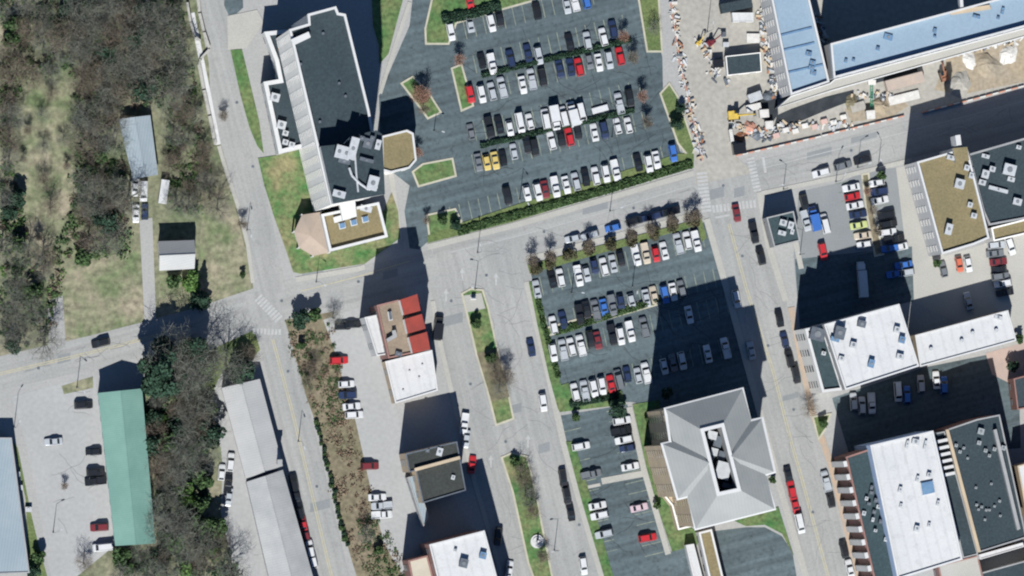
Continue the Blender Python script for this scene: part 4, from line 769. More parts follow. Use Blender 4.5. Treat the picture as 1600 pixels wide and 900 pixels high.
def car_type(kind):
    """parts of a car that points along +x"""
    L, W = dict(sedan=(4.75, 1.84), suv=(4.8, 1.95), hatch=(4.2, 1.78), pickup=(5.6, 2.0), van=(5.3, 2.0), box=(6.6, 2.3))[kind]; h = L/2; w_ = W/2; mb = MB(); P_ = {}
    if kind in ('sedan', 'hatch', 'suv'):
        zt = .92 if kind != 'suv' else 1.08; rt = dict(sedan=1.45, hatch=1.5, suv=1.76)[kind]
        mb.add(*loft([(-h, w_*.86, .38, .66, .74), (-h+.12, w_*.95, .28, .78, zt-.04), (-h+.9, w_, .22, .84, zt), (0, w_, .22, .84, zt), (h*.42, w_, .22, .82, zt-.03), (h-.35, w_*.94, .26, .7, zt-.17), (h-.06, w_*.84, .32, .6, zt-.28), (h, w_*.76, .38, .54, zt-.38)]))
        x0, x1, x2, x3 = dict(sedan=(-h+.75, -h+1.45, h*.12, h*.42), hatch=(-h+.15, -h+.7, h*.1, h*.42), suv=(-h+.12, -h+.5, h*.15, h*.45))[kind]
    elif kind == 'pickup':
        zt = 1.05; rt = 1.8; mb.add(*loft([(-h, w_*.9, .45, .9, .98), (-h+.1, w_*.97, .4, .95, zt), (h*.5, w_, .35, .95, zt), (h-.4, w_*.94, .35, .82, zt-.1), (h, w_*.82, .42, .66, zt-.3)])); x0, x1, x2, x3 = (-.35, -.1, h*.3, h*.55)
        mb.box((-h+1.15, -w_*.86, zt-.02), (2.05, .12, .22)); mb.box((-h+1.15, w_*.86, zt-.02), (2.05, .12, .22)); mb.box((-h+.1, 0, zt-.02), (.12, W*.84, .22))
    elif kind == 'van':
        zt = 1.1; rt = 2.1; mb.add(*loft([(-h, w_*.95, .4, 1.0, zt), (-h+.1, w_, .35, 1.0, zt), (h*.5, w_, .35, 1.0, zt), (h-.3, w_*.93, .35, .85, zt-.2), (h, w_*.82, .42, .66, zt-.4)])); x0, x1, x2, x3 = (-h+.04, -h+.12, h*.42, h*.68)
    else:
        zt = 1.2; rt = 2.2; mb.add(*loft([(-h, w_*.9, .5, .8, .9), (h*.5, w_*.95, .4, 1.0, zt), (h-.3, w_*.9, .4, .9, zt-.1), (h, w_*.8, .45, .7, zt-.35)])); x0, x1, x2, x3 = (h*.36, h*.4, h*.66, h*.84)
        mb.box((-h*.3, 0, .95), (L*.64, W, 2.0))
    a, b = w_*.85, w_*.7; zb = zt-.03
    G = [(x0, -a, zb), (x3, -a, zb), (x3, a, zb), (x0, a, zb), (x1, -b, rt), (x2, -b, rt), (x2, b, rt), (x1, b, rt)]
    mb.add(G, [(0, 1, 5, 4), (1, 2, 6, 5), (2, 3, 7, 6), (3, 0, 4, 7), (4, 5, 6, 7)])
    P_['body'] = mb.me('body_' + kind)
    def pane(q, k=.84, off=.012):
        q = [Vector(G[i]) for i in q]; c = sum(q, Vector())/4; n = (q[1]-q[0]).cross(q[2]-q[0]).normalized(); r = [c+(p-c)*k + n*off for p in q]
        m = mesh('pane', r, [(0, 1, 2, 3)]); m.materials.append(cglass); return m
    P_['windscreen'] = pane((1, 2, 6, 5), .9); P_['rear_window'] = pane((3, 0, 4, 7), .86); P_['side_window'] = [pane((0, 1, 5, 4)), pane((2, 3, 7, 6))]
    wb = MB(); wb.tube((0, -.11, 0), (0, .11, 0), .33, .33, 12); wm = wb.me('wheel'); wm.materials.append(tyre); P_['wheel'] = wm; P_['wx'] = (h*.62, -h*.6); P_['wy'] = w_*.88
    return P_
CARS = {k: car_type(k) for k in ('sedan', 'suv', 'hatch', 'pickup', 'van', 'box')}
NCAR = 0
def put_car(px, py, col, ang, label, group, kind, z=.05, name='car'):
    """ang: heading on the ground in degrees from east"""
    p = P(px, py); root = empty({'pickup': 'pickup_truck', 'van': 'van', 'box': 'box_truck'}.get(kind, 'car'), (p.x, p.y, z), math.radians(ang)); root.scale = (1.08, 1.12, 1.1); tag(root, label, {'pickup': 'pickup', 'van': 'van', 'box': 'truck'}.get(kind, 'car'), group)
    C = CARS[kind]
    def part(nm, me, loc=None):
        o = bpy.data.objects.new(nm, me); COL.objects.link(o); o.parent = root
        if loc: o.location = loc
        return o
    bd = part('body', C['body'])
    if len(C['body'].materials) == 0: C['body'].materials.append(PAINT['w'])
    bd.material_slots[0].link = 'OBJECT'; bd.material_slots[0].material = PAINT[col]
    part('windscreen', C['windscreen']); part('rear_window', C['rear_window']); part('side_window', C['side_window'][0]); part('side_window', C['side_window'][1])
    for x in C['wx']:
        for s in (-1, 1): part('wheel', C['wheel'], (x, s*C['wy'], .33))
    return root
NS = math.degrees(math.atan2(1, -.22))  # along the stalls
def row(desc, group, cars, ang=NS, jit=4, z=.05, vert=False, side='left'):
    """cars: (x, y, colour[, kind]); labels count them from the given side"""
    cars = sorted(cars, key=lambda c: c[1] if vert else c[0]); R = random.Random(hash(desc) % 1000 if False else len(desc)*7 + len(cars))
    for i, c in enumerate(cars):
        kind = c[3] if len(c) > 3 else R.choice(['sedan', 'sedan', 'suv', 'suv', 'hatch', 'pickup' if c[2] in 'wsgk' else 'sedan'])
        a = ang + R.uniform(-jit, jit)*.5 + (180 if R.random() < .5 else 0)
        nm = {'pickup': 'pickup truck', 'van': 'van', 'box': 'box truck', 'suv': 'SUV', 'hatch': 'hatchback'}.get(kind, 'sedan')
        lab = '%s %s, %s from %s in %s' % (CNAME[c[2]], nm, ORD[i], 'top' if vert else side, desc) if len(cars) > 1 else '%s %s %s' % (CNAME[c[2]], nm, desc)
        put_car(c[0], c[1], c[2], a, lab, group, kind, z)
row('the upper lot row below the lawn', 'cars in the upper lot, first row', [(704, 50, 'w', 'suv'), (734, 37, 's'), (767, 36, 'w'), (838, 17, 'k'), (885, 8, 's'), (897, 2, 'w'), (915, 0, 'b'), (780, 28, 'k')])
row('on the drive beyond the top lawn', None, [(733, 1, 'r', 'sedan')])
row("the upper lot's second row", 'cars in the upper lot, second row', [(752, 95, 'k'), (768, 100, 'w', 'pickup'), (797, 92, 'n'), (824, 83, 'n'), (841, 87, 's'), (889, 66, 'k'), (917, 64, 's'), (942, 58, 'w', 'suv'), (957, 46, 'n')])
row("the upper lot's third row", 'cars in the upper lot, third row', [(734, 147, 'r'), (752, 147, 'w', 'suv'), (768, 143, 's'), (784, 137, 's', 'pickup'), (816, 133, 'w'), (830, 124, 's'), (847, 121, 'k'), (874, 108, 'n'), (891, 105, 'n'), (904, 105, 'r'), (920, 96, 'g'), (935, 98, 'w'), (951, 94, 's'), (968, 88, 'r')])
row("the upper lot's fourth row", 'cars in the upper lot, fourth row', [(764, 199, 'k'), (779, 195, 'k'), (796, 201, 'w'), (812, 192, 'w', 'van'), (827, 190, 'w'), (852, 186, 'w', 'van'), (866, 184, 'w', 'box'), (880, 182, 'w', 'van'), (894, 179, 'w', 'box'), (908, 177, 'w', 'van'), (967, 162, 's'), (983, 153, 'k', 'suv'), (735, 206, 'g')])
row("the upper lot's fifth row", 'cars in the upper lot, fifth row', [(747, 254, 'g'), (760, 254, 'y', 'hatch'), (773, 251, 'y', 'sedan'), (785, 247, 'k', 'hatch'), (802, 237, 's'), (823, 226, 'k'), (834, 230, 'k'), (861, 220, 'w', 'suv'), (876, 216, 'k'), (889, 214, 'r'), (902, 206, 'k'), (928, 207, 'w'), (943, 203, 'n'), (964, 197, 'w'), (981, 196, 'w')])
row("the upper lot's row along the hedge bank", 'cars in the upper lot, hedge row', [(792, 306, 'k'), (823, 302, 'w'), (840, 300, 'w', 'suv'), (851, 296, 'd'), (867, 292, 'w', 'pickup'), (884, 289, 'w'), (899, 284, 's'), (914, 277, 'k'), (930, 275, 'w', 'suv'), (946, 271, 'w'), (961, 266, 'w', 'pickup'), (996, 254, 'k'), (1013, 256, 'w'), (1025, 250, 'w'), (1051, 239, 'b')])
EW = math.degrees(math.atan2(.27, 1))
row('the kerbside line south of the main road', 'cars parked along the main road', [(894, 373, 's'), (921, 368, 's', 'suv'), (957, 356, 'b'), (992, 345, 'k'), (1008, 341, 'n'), (1028, 336, 'n'), (1045, 331, 'k')], EW)
row('the central lot row below the olive trees', 'cars in the central lot, first row', [(838, 452, 's'), (862, 436, 'k'), (875, 434, 'w', 'suv'), (903, 431, 'w', 'pickup'), (916, 428, 's'), (928, 416, 'n'), (943, 417, 'w', 'suv'), (957, 412, 's'), (969, 404, 'k'), (993, 399, 'w', 'pickup'), (1008, 396, 't', 'pickup'), (1024, 397, 'r'), (1037, 392, 'w'), (1059, 381, 's'), (1073, 376, 'w', 'suv'), (1087, 377, 'w', 'pickup')])
row("the central lot's second row", 'cars in the central lot, second row', [(864, 508, 'w', 'suv'), (879, 500, 'n'), (905, 492, 'k'), (916, 484, 'k'), (930, 485, 'g'), (943, 481, 'b'), (956, 477, 'g'), (969, 472, 'n'), (986, 471, 's'), (1009, 466, 's'), (1021, 461, 't'), (1038, 460, 'b'), (1051, 456, 'w'), (1064, 452, 'g')])
row("the central lot's third row", 'cars in the central lot, third row', [(864, 551, 'w', 'suv'), (879, 547, 's'), (892, 542, 'w'), (907, 540, 'w', 'pickup'), (922, 530, 'k'), (933, 532, 'd'), (956, 523, 'k'), (969, 525, 'w', 'suv'), (984, 518, 'w', 'pickup'), (1006, 512, 'g'), (1076, 492, 'w')])
row("the central lot's last row", 'cars in the central lot, last row', [(898, 613, 'w', 'suv'), (913, 611, 's'), (927, 607, 'w'), (940, 603, 'w', 'suv'), (954, 600, 'r'), (966, 593, 'g', 'van'), (979, 585, 'n'), (996, 587, 's'), (1009, 583, 'w', 'pickup'), (1037, 573, 'w'), (1051, 567, 'g'), (1065, 564, 'w', 'suv'), (1105, 553, 'w'), (1133, 544, 'w')])
row('on the shaded cross street near the hip-roofed office', None, [(1173, 548, 's', 'sedan')], NS); row('on the shaded cross street beside the central lot', None, [(1150, 467, 'w', 'suv')], NS)
row("the east kerb of the boulevard", 'cars parked on the east kerb of the boulevard', [(829, 543, 'n'), (848, 629, 'w'), (879, 747, 'k', 'suv'), (885, 774, 'k', 'suv'), (891, 800, 'k'), (911, 884, 'w')], NS-2, vert=True)
row("the west kerb of the boulevard", 'cars parked on the west kerb of the boulevard', [(684, 512, 'k', 'box'), (725, 662, 'w'), (728, 686, 's'), (737, 726, 'r'), (778, 838, 'k'), (795, 890, 'w')], NS-20, vert=True)
EL = math.degrees(math.atan2(.2, 1))
row("the lower lot's west row", 'cars in the lower lot, west row', [(907, 697, 'w', 'suv'), (923, 741, 'g'), (933, 790, 'w'), (936, 805, 'w'), (943, 834, 's')], EL, vert=True)
row("the lower lot's east row", 'cars in the lower lot, east row', [(971, 657, 'w'), (970, 673, 'k'), (974, 687, 'w'), (980, 700, 'n'), (984, 729, 'w'), (998, 793, 'p'), (1011, 840, 'r')], EL, vert=True)
row('the gravel car park west of the red roofs', 'cars in the gravel car park by the red roofs', [(535, 510, 'k'), (550, 507, 'k'), (529, 563, 'r'), (541, 600, 'w'), (543, 617, 'n'), (549, 635, 'w'), (553, 648, 'w'), (577, 728, 'd'), (589, 777, 'w'), (596, 790, 's'), (596, 804, 'w', 'pickup')], EL-8, vert=True)
row('driving west on the main road below the wood', None, [(157, 536, 'k', 'suv')], EW)
row('the gravel lot beside the green-roofed warehouse', 'cars in the gravel lot', [(130, 633, 'k', 'suv'), (83, 690, 's'), (146, 706, 'k'), (149, 738, 'k', 'suv'), (149, 752, 'k', 'pickup'), (155, 824, 'd'), (160, 855, 'w', 'van')], 5, vert=True)
row('the drive south of the galvanised shed', 'vehicles south of the galvanised shed', [(211, 293, 'w'), (224, 299, 'w', 'van'), (212, 334, 'w'), (226, 331, 'n')], 88, vert=True)
row('the yard west of the grey warehouse', 'cars west of the grey warehouse', [(360, 722, 'w'), (346, 738, 'w'), (356, 758, 'k'), (357, 777, 's')], 84, vert=True)
row('the kerb line beside the grey warehouse', 'cars beside the grey warehouse', [(459, 754, 'k', 'suv'), (463, 776, 'k'), (468, 798, 'k', 'suv'), (473, 818, 'r'), (477, 834, 'd'), (484, 858, 'w'), (488, 874, 'w')], NS-1, vert=True)
row("the east side of the cross street", 'cars on the east side of the cross street', [(1177, 364, 'k'), (1188, 400, 'k', 'suv'), (1217, 497, 'k'), (1225, 531, 'n'), (1233, 560, 'k'), (1243, 585, 'k', 'suv'), (1290, 752, 's'), (1297, 779, 'k', 'suv'), (1318, 858, 'k', 'suv'), (1327, 888, 'w')], NS, vert=True)
row('driving up the cross street at the crosswalk', None, [(1150, 333, 'd', 'sedan')], NS)
row("the cross street line by the hip-roofed office", 'cars on the west kerb of the cross street', [(1231, 743, 'k'), (1236, 765, 'r'), (1242, 790, 'r'), (1249, 818, 'w', 'van')], NS, vert=True)
row('the main road line east of the crossing', 'cars on the main road east of the crossing', [(1282, 270, 'w', 'suv'), (1316, 259, 'g', 'suv'), (1347, 250, 'k', 'suv')], EW)
row('the car park by the small dark building', 'cars beside the small dark building', [(1258, 345, 's'), (1271, 342, 'b', 'box'), (1288, 350, 'w', 'van'), (1285, 393, 'r'), (1256, 318, 'k')], NS+2)  # black car added where the dark strip is the truck's cast shadow
row('the row west of the car park planter', 'cars west of the car park planter', [(1329, 293, 'w'), (1331, 307, 'r'), (1335, 321, 'w'), (1340, 335, 'n'), (1341, 352, 'l'), (1347, 368, 't'), (1350, 382, 'w')], 10, vert=True)
row('the row east of the car park planter', 'cars east of the car park planter', [(1369, 286, 'w'), (1373, 299, 'n', 'suv'), (1374, 313, 'w'), (1384, 336, 'k'), (1387, 350, 'k', 'suv'), (1386, 363, 'w'), (1396, 373, 'k'), (1404, 386, 'w'), (1390, 388, 'b'), (1411, 414, 'b'), (1398, 428, 'b'), (1414, 426, 's')], 10, vert=True)
row('the paved yard below the olive brown roof', 'cars in the paved yard', [(1473, 421, 'g'), (1498, 413, 'o'), (1512, 413, 'w')], NS)
row('the east column of the paved yard', 'cars at the east end of the paved yard', [(1556, 383, 's'), (1554, 396, 'g'), (1559, 409, 'd'), (1560, 421, 'k'), (1562, 432, 'g'), (1566, 443, 'w'), (1569, 457, 'k')], 8, vert=True)
row('near the tan strip roof at the right edge', None, [(1578, 385, 'w', 'suv')], NS+6); row('in the shade north of the long white strip roof', None, [(1512, 470, 's', 'sedan')], NS)
row('the shaded car park below the white roof', 'cars in the shaded car park', [(1333, 628, 's'), (1346, 634, 's'), (1361, 630, 'w'), (1402, 612, 'w', 'van'), (1416, 617, 'b'), (1438, 600, 's'), (1462, 594, 'w'), (1474, 602, 'b')], NS-10)

# ------------------------------------------------------------------ lamps, walls, fences, monument
def lamp(px, py, h, label, ang=0.0):
    p = P(px, py); o = empty('street_lamp', (p.x, p.y, 0), ang); tag(o, label, 'lamp post', 'lamp posts')
    mb = MB(); mb.tube((0, 0, 0), (0, 0, .5), .22, .18, 8); mb.build('base', lampm, o)
    mb = MB(); mb.tube((0, 0, .5), (0, 0, h), .11, .06, 8); mb.build('pole', lampm, o)
    mb = MB(); mb.tube((0, 0, h-.1), (1.6, 0, h+.25), .05, .04, 6); mb.build('arm', lampm, o)
    mb = MB(); mb.box((1.9, 0, h+.18), (.9, .34, .14), 0, .9); mb.build('lamp_head', unit_m, o)
for x, y, h, lab in ((120, 606, 10, 'lamp post on the grass patch beside the gravel lot entrance'), (22, 668, 11, 'lamp post at the corner of the gravel lot near the pale metal building'), (83, 832, 9, 'lamp post standing in the lower gravel lot'), (466, 690, 10, 'lamp post on the east edge of the side road beside the shrubs'), (386, 360, 9, 'lamp post on the west kerb of the upper side road'),
    (742, 452, 9, 'lamp post at the tip of the northern boulevard island'), (812, 312, 10, 'lamp post at the hedge in the upper parking lot'), (953, 330, 10, 'lamp post on the north footpath of the main road'), (956, 215, 10, 'lamp post in the fifth row of the upper lot'), (746, 395, 9, 'lamp post by the footpath at the lower lot entrance'), (1224, 296, 8, 'lamp post behind the small dark corner building'), (1306, 284, 9, 'lamp post on the footpath north of the pale car park'), (1340, 262, 9, 'lamp post at the head of the car park planter'), (1372, 262, 9, 'lamp post at the north-east corner of the pale car park'),
    (494, 441, 8, 'lamp post on the footpath south of the office annexe'), (893, 458, 9, 'lamp post between rows of the central lot'), (988, 448, 9, 'lamp post in the central lot near the tan car'), (1250, 398, 8, 'lamp post at the shaded corner of the car park'), (1105, 50, 10, 'lamp post on the site road'), (678, 205, 6, 'lamp post beside the drive east of the pavilion'), (866, 860, 10, 'lamp post on the boulevard near the monument')):
    lamp(x, y, h, lab, random.uniform(0, 6.28))
def wall_line(px, h, t, name, label, cat, m):
    pts = [P(x, y).to_2d() for x, y in px]; b = pts[0]; root = empty(name, (b.x, b.y, 0)); tag(root, label, cat)
    for a, c in zip(pts, pts[1:]):
        d = c-a; mid = (a+c)/2 - b; mb = MB(); mb.box((mid.x, mid.y, 0), (d.length+t*.5, t, h), math.atan2(d.y, d.x)); mb.build('wall_section', m, root)
        mb = MB(); mb.box((mid.x, mid.y, h), (d.length+t*.5, t+.12, .1), math.atan2(d.y, d.x)); mb.build('coping', concrete, root)
wall_line([(307, -30), (311, 20), (318, 50), (326, 74)], 1.1, .7, 'retaining_wall', 'white retaining wall on the west side of the side road at the top', 'wall', w_white)
wall_line([(292, 5), (297, 35), (304, 58), (312, 64)], 1.6, .5, 'retaining_wall', 'white outer wall of the roadside steps at the edge of the wood', 'wall', w_white)
wall_line([(326, 78), (313, 92), (311, 100)], 1.2, .5, 'retaining_wall', 'short slanting white wall at the bend of the side road', 'wall', w_white)
wall_line([(311, 102), (318, 140), (327, 180), (336, 225)], .8, .8, 'retaining_wall', 'long white wall between the wood slope and the side road', 'wall', w_white)
walk([(342, 228), (352, 262), (372, 322), (387, 382), (395, 442)], 6, .13); walk([(300, 20), (316, 100), (326, 150), (341, 226)], 8, .12, w_white)
mo = P(839, 846); mon = empty('monument', (mo.x, mo.y, 0)); tag(mon, 'round white monument on a tan paved circle on the southern boulevard island', 'monument')
def disc(r, z0, z1, m, nm, par, r1=None):
    mb = MB(); mb.tube((0, 0, z0), (0, 0, z1), r, r1 or r, 28); return mb.build(nm, m, par)
disc(2.9, .1, .2, mat('circle_paving', (.44, .33, .24), (.38, .3, .23), .5, fvar=.12), 'paving', mon); disc(1.9, .2, .7, w_white, 'plinth', mon); disc(1.3, .7, 1.0, w_white, 'step', mon); disc(.35, 1.0, 3.0, w_white, 'shaft', mon, .25)
sp = P(739, 466); sg = empty('information_sign', (sp.x, sp.y, 0)); tag(sg, 'small dark sign on a white plinth at the head of the northern boulevard island', 'sign')
mb = MB(); mb.box((0, 0, .1), (1.6, .9, .6)); mb.build('plinth', w_white, sg); mb = MB(); mb.box((0, 0, .7), (1.2, .25, 1.5)); mb.build('board', unit_d, sg)
# ------------------------------------------------------------------ construction yard
def barrier(px, py, ang, m, lab, grp, kind='jersey'):
    p = P(px, py); mb = MB(); mb.box((0, 0, 0), (1.9, .45, .25)); mb.box((0, 0, .25), (1.86, .26, .55), 0, .9)
    tag(mb.build('barrier', m, None, (p.x, p.y, .05), ang), lab, 'barrier', grp)
def barrier_run(a, b, n, desc, grp, offs=0):
    for i in range(n):
        t = (i+.5)/n; x, y = a[0]+(b[0]-a[0])*t, a[1]+(b[1]-a[1])*t; w_ = (i+offs) % 2
        barrier(x, y, math.atan2(-(b[1]-a[1]), b[0]-a[0]), barr_w if w_ else orange_m, '%s road barrier, %s in the line %s' % ('white' if w_ else 'orange', ORD[i], desc), grp)
barrier_run((1150, 243), (1282, 213), 14, 'south of the yard, counted from its west end', 'barriers along the main road, west part')
barrier_run((1284, 212), (1412, 181), 14, 'south of the podium, counted from its west end', 'barriers along the main road, middle part', 1)
barrier_run((1440, 176), (1600, 134), 16, 'below the orange dirt, counted from its west end', 'barriers along the main road, east part')
barrier_run((1048, 5), (1062, 100), 11, 'west of the site road, upper part, from top', 'barriers beside the site road, upper part')
barrier_run((1064, 106), (1097, 250), 16, 'west of the site road, lower part, from top', 'barriers beside the site road, lower part', 1)
def container(px, py, L, W, h, ang, m, label, name='shipping_container', cat='container'):
    p = P(px, py); o = empty(name, (p.x, p.y, 0), math.radians(ang)); tag(o, label, cat); mb = MB(); mb.box((0, 0, .15), (L, W, h)); n = int(L/.5)
    for i in range(n):
        for s in (-1, 1): mb.box((-L/2+(i+.5)*L/n, s*W/2, .25), (.2, .08, h-.25))
    mb.build('body', m, o); mb = MB(); mb.box((0, 0, h+.15), (L+.06, W+.06, .05))
    for i in range(n): mb.box((-L/2+(i+.5)*L/n, 0, h+.2), (.22, W*.94, .05))
    mb.build('roof', m, o); mb = MB(); mb.box((L/2+.03, 0, .25), (.06, W*.92, h-.2)); mb.build('door', m, o)
pk = mat('pinkish_steel', (.44, .35, .29), (.38, .32, .27), .5, fvar=.1)
container(1411, 128, 11, 3.0, 2.8, 15, pk, 'long pinkish container standing south of the construction podium'); container(1412, 153, 9, 2.4, .5, 14, barr_w, 'flat white slab stack south of the long pinkish container', 'slab_stack', 'slab')
container(1153, 233, 3.6, 3.0, 2.8, 8, PAINT['k'], 'dark square container at the street corner of the construction yard'); container(1141, 212, 3.4, .9, 2.0, -82, barr_w, 'narrow white locker beside the site road', 'site_locker', 'locker')
container(1176, 60, 3.6, 2.6, .6, 0, barr_w, 'white sheet stack in the upper construction yard', 'sheet_stack', 'stack'); container(1130, 54, 1.2, 1.3, 1.2, 0, unit_d, 'small dark crate in the upper construction yard', 'crate', 'crate'); container(1133, 70, 1.6, 1.3, 1.2, 0, unit_m, 'small grey crate in the upper construction yard', 'crate', 'crate')
container(1148, 10, 9, 2.6, 3.0, 12, r_dark, 'dark teal container at the top of the construction yard'); container(1120, 100, 3.0, 2.2, 2.4, 4, PAINT['k'], 'black skip west of the black-roofed site shed', 'skip', 'skip')
container(1178, 152, 3.8, 2.4, 2.2, 20, unit_m, 'grey bin in the middle of the construction yard', 'bin', 'bin'); container(1192, 178, 2.6, 2.2, 2.2, 5, barr_w, 'white cube tank east of the yellow excavator', 'tank', 'tank'); container(1200, 196, 2.2, 2.2, 2.0, 5, barr_w, 'white cube tank south of the other tank', 'tank', 'tank'); container(1176, 168, 4.2, 1.8, 1.6, 12, barr_w, 'white generator just above the excavator arm', 'generator', 'generator')
container(1340, 167, 4.2, 2.4, .6, 16, sand_m, 'pale pallet stack west of the green mast', 'pallet_stack', 'stack'); container(255, 300, 6.6, 2.2, 2.4, 82, PAINT['w'], 'long white trailer parked east of the cars by the galvanised shed', 'trailer', 'trailer')
container(937, 171, 4.6, 1.6, .7, 16, PAINT['w'], 'low white flat trailer east of the white vans in the upper lot', 'trailer', 'trailer'); container(1358, 180, 2.4, 2.4, 2.4, 5, barr_w, 'white cabin at the foot of the green mast', 'cabin', 'cabin')
mp = P(1361, 150); gm_ = empty('green_mast', (mp.x, mp.y, 0)); tag(gm_, 'thin green lattice mast lying south of the construction podium', 'mast')
mb = MB(); 
for dx in (-.3, .3): mb.tube((dx, -4.5, 1.2), (dx, 3.5, 1.2), .1, .1, 6)
for i in range(9): mb.tube((-.3, -4.5+i, 1.2), (.3, -4+i, 1.2), .05, .05, 5)
mb.build('lattice', green_m, gm_); mb = MB(); mb.box((0, 3.8, 0), (2.2, 1.4, 1.6)); mb.box((0, -4.6, 0), (.9, .9, 1.3)); mb.build('base', barr_w, gm_)
def excavator(px, py, ang, m, label, s=1.0):
    p = P(px, py); o = empty('excavator', (p.x, p.y, 0), math.radians(ang)); o.scale = (s, s, s); tag(o, label, 'excavator')
    for sd in (-1, 1):
        mb = MB(); mb.box((0, sd*1.1, 0), (3.6, .55, .8), 0, .95); mb.build('track', tyre, o)
    mb = MB(); mb.box((-.3, 0, .9), (3.0, 2.5, .9), 0, .95); mb.box((-1.3, 0, 1.7), (1.0, 2.2, .5)); mb.build('house', m, o)
    mb = MB(); mb.box((.6, .75, 1.8), (1.3, .95, 1.3), 0, .85); mb.build('cab', cglass, o)
    mb = MB(); mb.tube((1.0, -.2, 1.8), (3.4, -.2, 4.2), .3, .24, 6); mb.tube((3.4, -.2, 4.2), (5.8, -.2, 2.2), .24, .16, 6); mb.build('boom', m, o)
    mb = MB(); mb.box((5.9, -.2, 1.2), (.8, 1.1, .9), 0, .7); mb.build('bucket', unit_d, o)
excavator(1146, 180, 4, yel_m, 'yellow excavator with its arm pointing east beside the site road'); excavator(1474, 118, 110, rust, 'rusty excavator with raised arm beside the long pinkish container', .9); excavator(1092, 66, 60, yel_m, 'small yellow loader excavator on the upper site road', .55); excavator(1110, 66, 40, PAINT['d'], 'dark red mini excavator in the upper construction yard', .7)
def pile(px, py, r, h, m, label, name='spoil_heap', cat='heap', seed=0):
    R = random.Random(seed); p = P(px, py); v = [(0, 0, h)]; f = []; n = 14
    for k, (q, z) in enumerate(((.35, .8), (.7, .4), (1.0, -.02))):
        for i in range(n): a = 2*math.pi*i/n; rr = r*q*R.uniform(.8, 1.2); v.append((rr*math.cos(a), rr*math.sin(a)*.8, h*z*R.uniform(.85, 1.15) if z > 0 else -.05))
    f += [(0, 1+i, 1+(i+1) % n) for i in range(n)]
    for k in range(2): f += [(1+k*n+i, 1+(k+1)*n+i, 1+(k+1)*n+(i+1) % n, 1+k*n+(i+1) % n) for i in range(n)]
    tag(link(name, mesh(name, v, f), m, None, (p.x, p.y, .02), R.uniform(0, 3)), label, cat)
for x, y, r, h, m, l in ((1172, 200, 2.4, 1.2, orange_m, 'reddish rubble heap below the yellow excavator'), (1158, 214, 1.8, .9, rust, 'small rusty scrap heap near the dark corner container'), (1182, 210, 2.2, 1.1, unit_d, 'dark rubble heap in the lower construction yard'), (1500, 130, 4.0, 1.6, sand_m, 'broad pale sand heap south of the rusty excavator'), (1540, 100, 4.5, 1.6, dirt_m, 'tan dirt heap in the middle of the orange dirt'), (1575, 85, 3.2, 1.3, barr_w, 'white gravel heap near the right edge of the site'), (1375, 165, 3.0, 1.5, dirt_m, 'brown earth heap beside the green mast'), (1330, 160, 2.4, 1.2, bank_m, 'dark earth heap west of the green mast'), (1515, 95, 2.6, 1.0, barr_w, 'white rubble heap at the foot of the podium'), (1200, 150, 1.8, 1.0, unit_d, 'dark rubble heap at the west end of the podium')): pile(x, y, r, h, m, l, seed=int(x))
random.seed(5)
SP = ['beside the west end of the yard line', 'second along the yard line', 'third along the yard line', 'fourth along the yard line', 'fifth along the yard line', 'sixth along the yard line', 'seventh along the yard line', 'last along the yard line']
for i in range(8):
    x, y = 1212 + i*15, 212 - i*3.4 - (i % 2)*5; c = random.choice(['white', 'pink']); p = P(x, y); o = empty('brick_pallet', (p.x, p.y, 0), .25); tag(o, '%s brick pallet %s north of the barriers' % (c, SP[i]), 'pallet', 'brick pallets in the yard')
    mb = MB(); mb.box((0, 0, .05), (2.0, 1.5, .15)); mb.build('pallet_base', w_tan, o); mb = MB(); mb.box((0, 0, .2), (1.8, 1.3, random.uniform(.5, 1.0))); mb.build('bricks', barr_w if c == 'white' else mat('pink_brick%d' % i, (.55, .36, .31), (.5, .36, .32), .6, fvar=.1), o)
trm = mat('painted_pit_dark', (.035, .04, .045), (.02, .025, .03), .3, fvar=.3)  # darkness of a dug pit put into the colour of flat sheets
sheet('site_trench', [(1214, 180), (1236, 170), (1290, 151), (1334, 140), (1334, 156), (1292, 172), (1240, 194), (1208, 204)], .03, trm); sheet('site_trench', [(1196, 140), (1214, 150), (1216, 178), (1205, 195), (1190, 185), (1180, 165)], .032, trm)
sheet('site_trench', [(1362, 122), (1432, 102), (1434, 112), (1368, 130)], .03, trm)
# long semi trailer in the shaded car park
tp_ = P(1345, 437); st_ = empty('semi_trailer', (tp_.x, tp_.y, .02), math.radians(NS-8)); tag(st_, 'long white articulated lorry parked in the shade north of the large white roof', 'lorry')
mb = MB(); mb.box((-1.3, 0, 1.1), (7.6, 2.4, 2.6)); mb.build('trailer_box', PAINT['w'], st_); mb = MB(); mb.box((3.6, 0, .6), (1.9, 2.3, 2.0), 0, .92); mb.box((4.7, 0, .6), (.7, 2.0, .9)); mb.build('cab', PAINT['w'], st_); mb = MB(); mb.box((4.45, 0, 1.7), (.06, 1.9, .7)); mb.build('windscreen', cglass, st_)
for x in (-4.2, -3.1, 2.4, 4.4):
    for s in (-1, 1): mb = MB(); mb.tube((x, s*1.0, .48), (x, s*1.2, .48), .48, .48, 12); mb.build('wheel', tyre, st_)
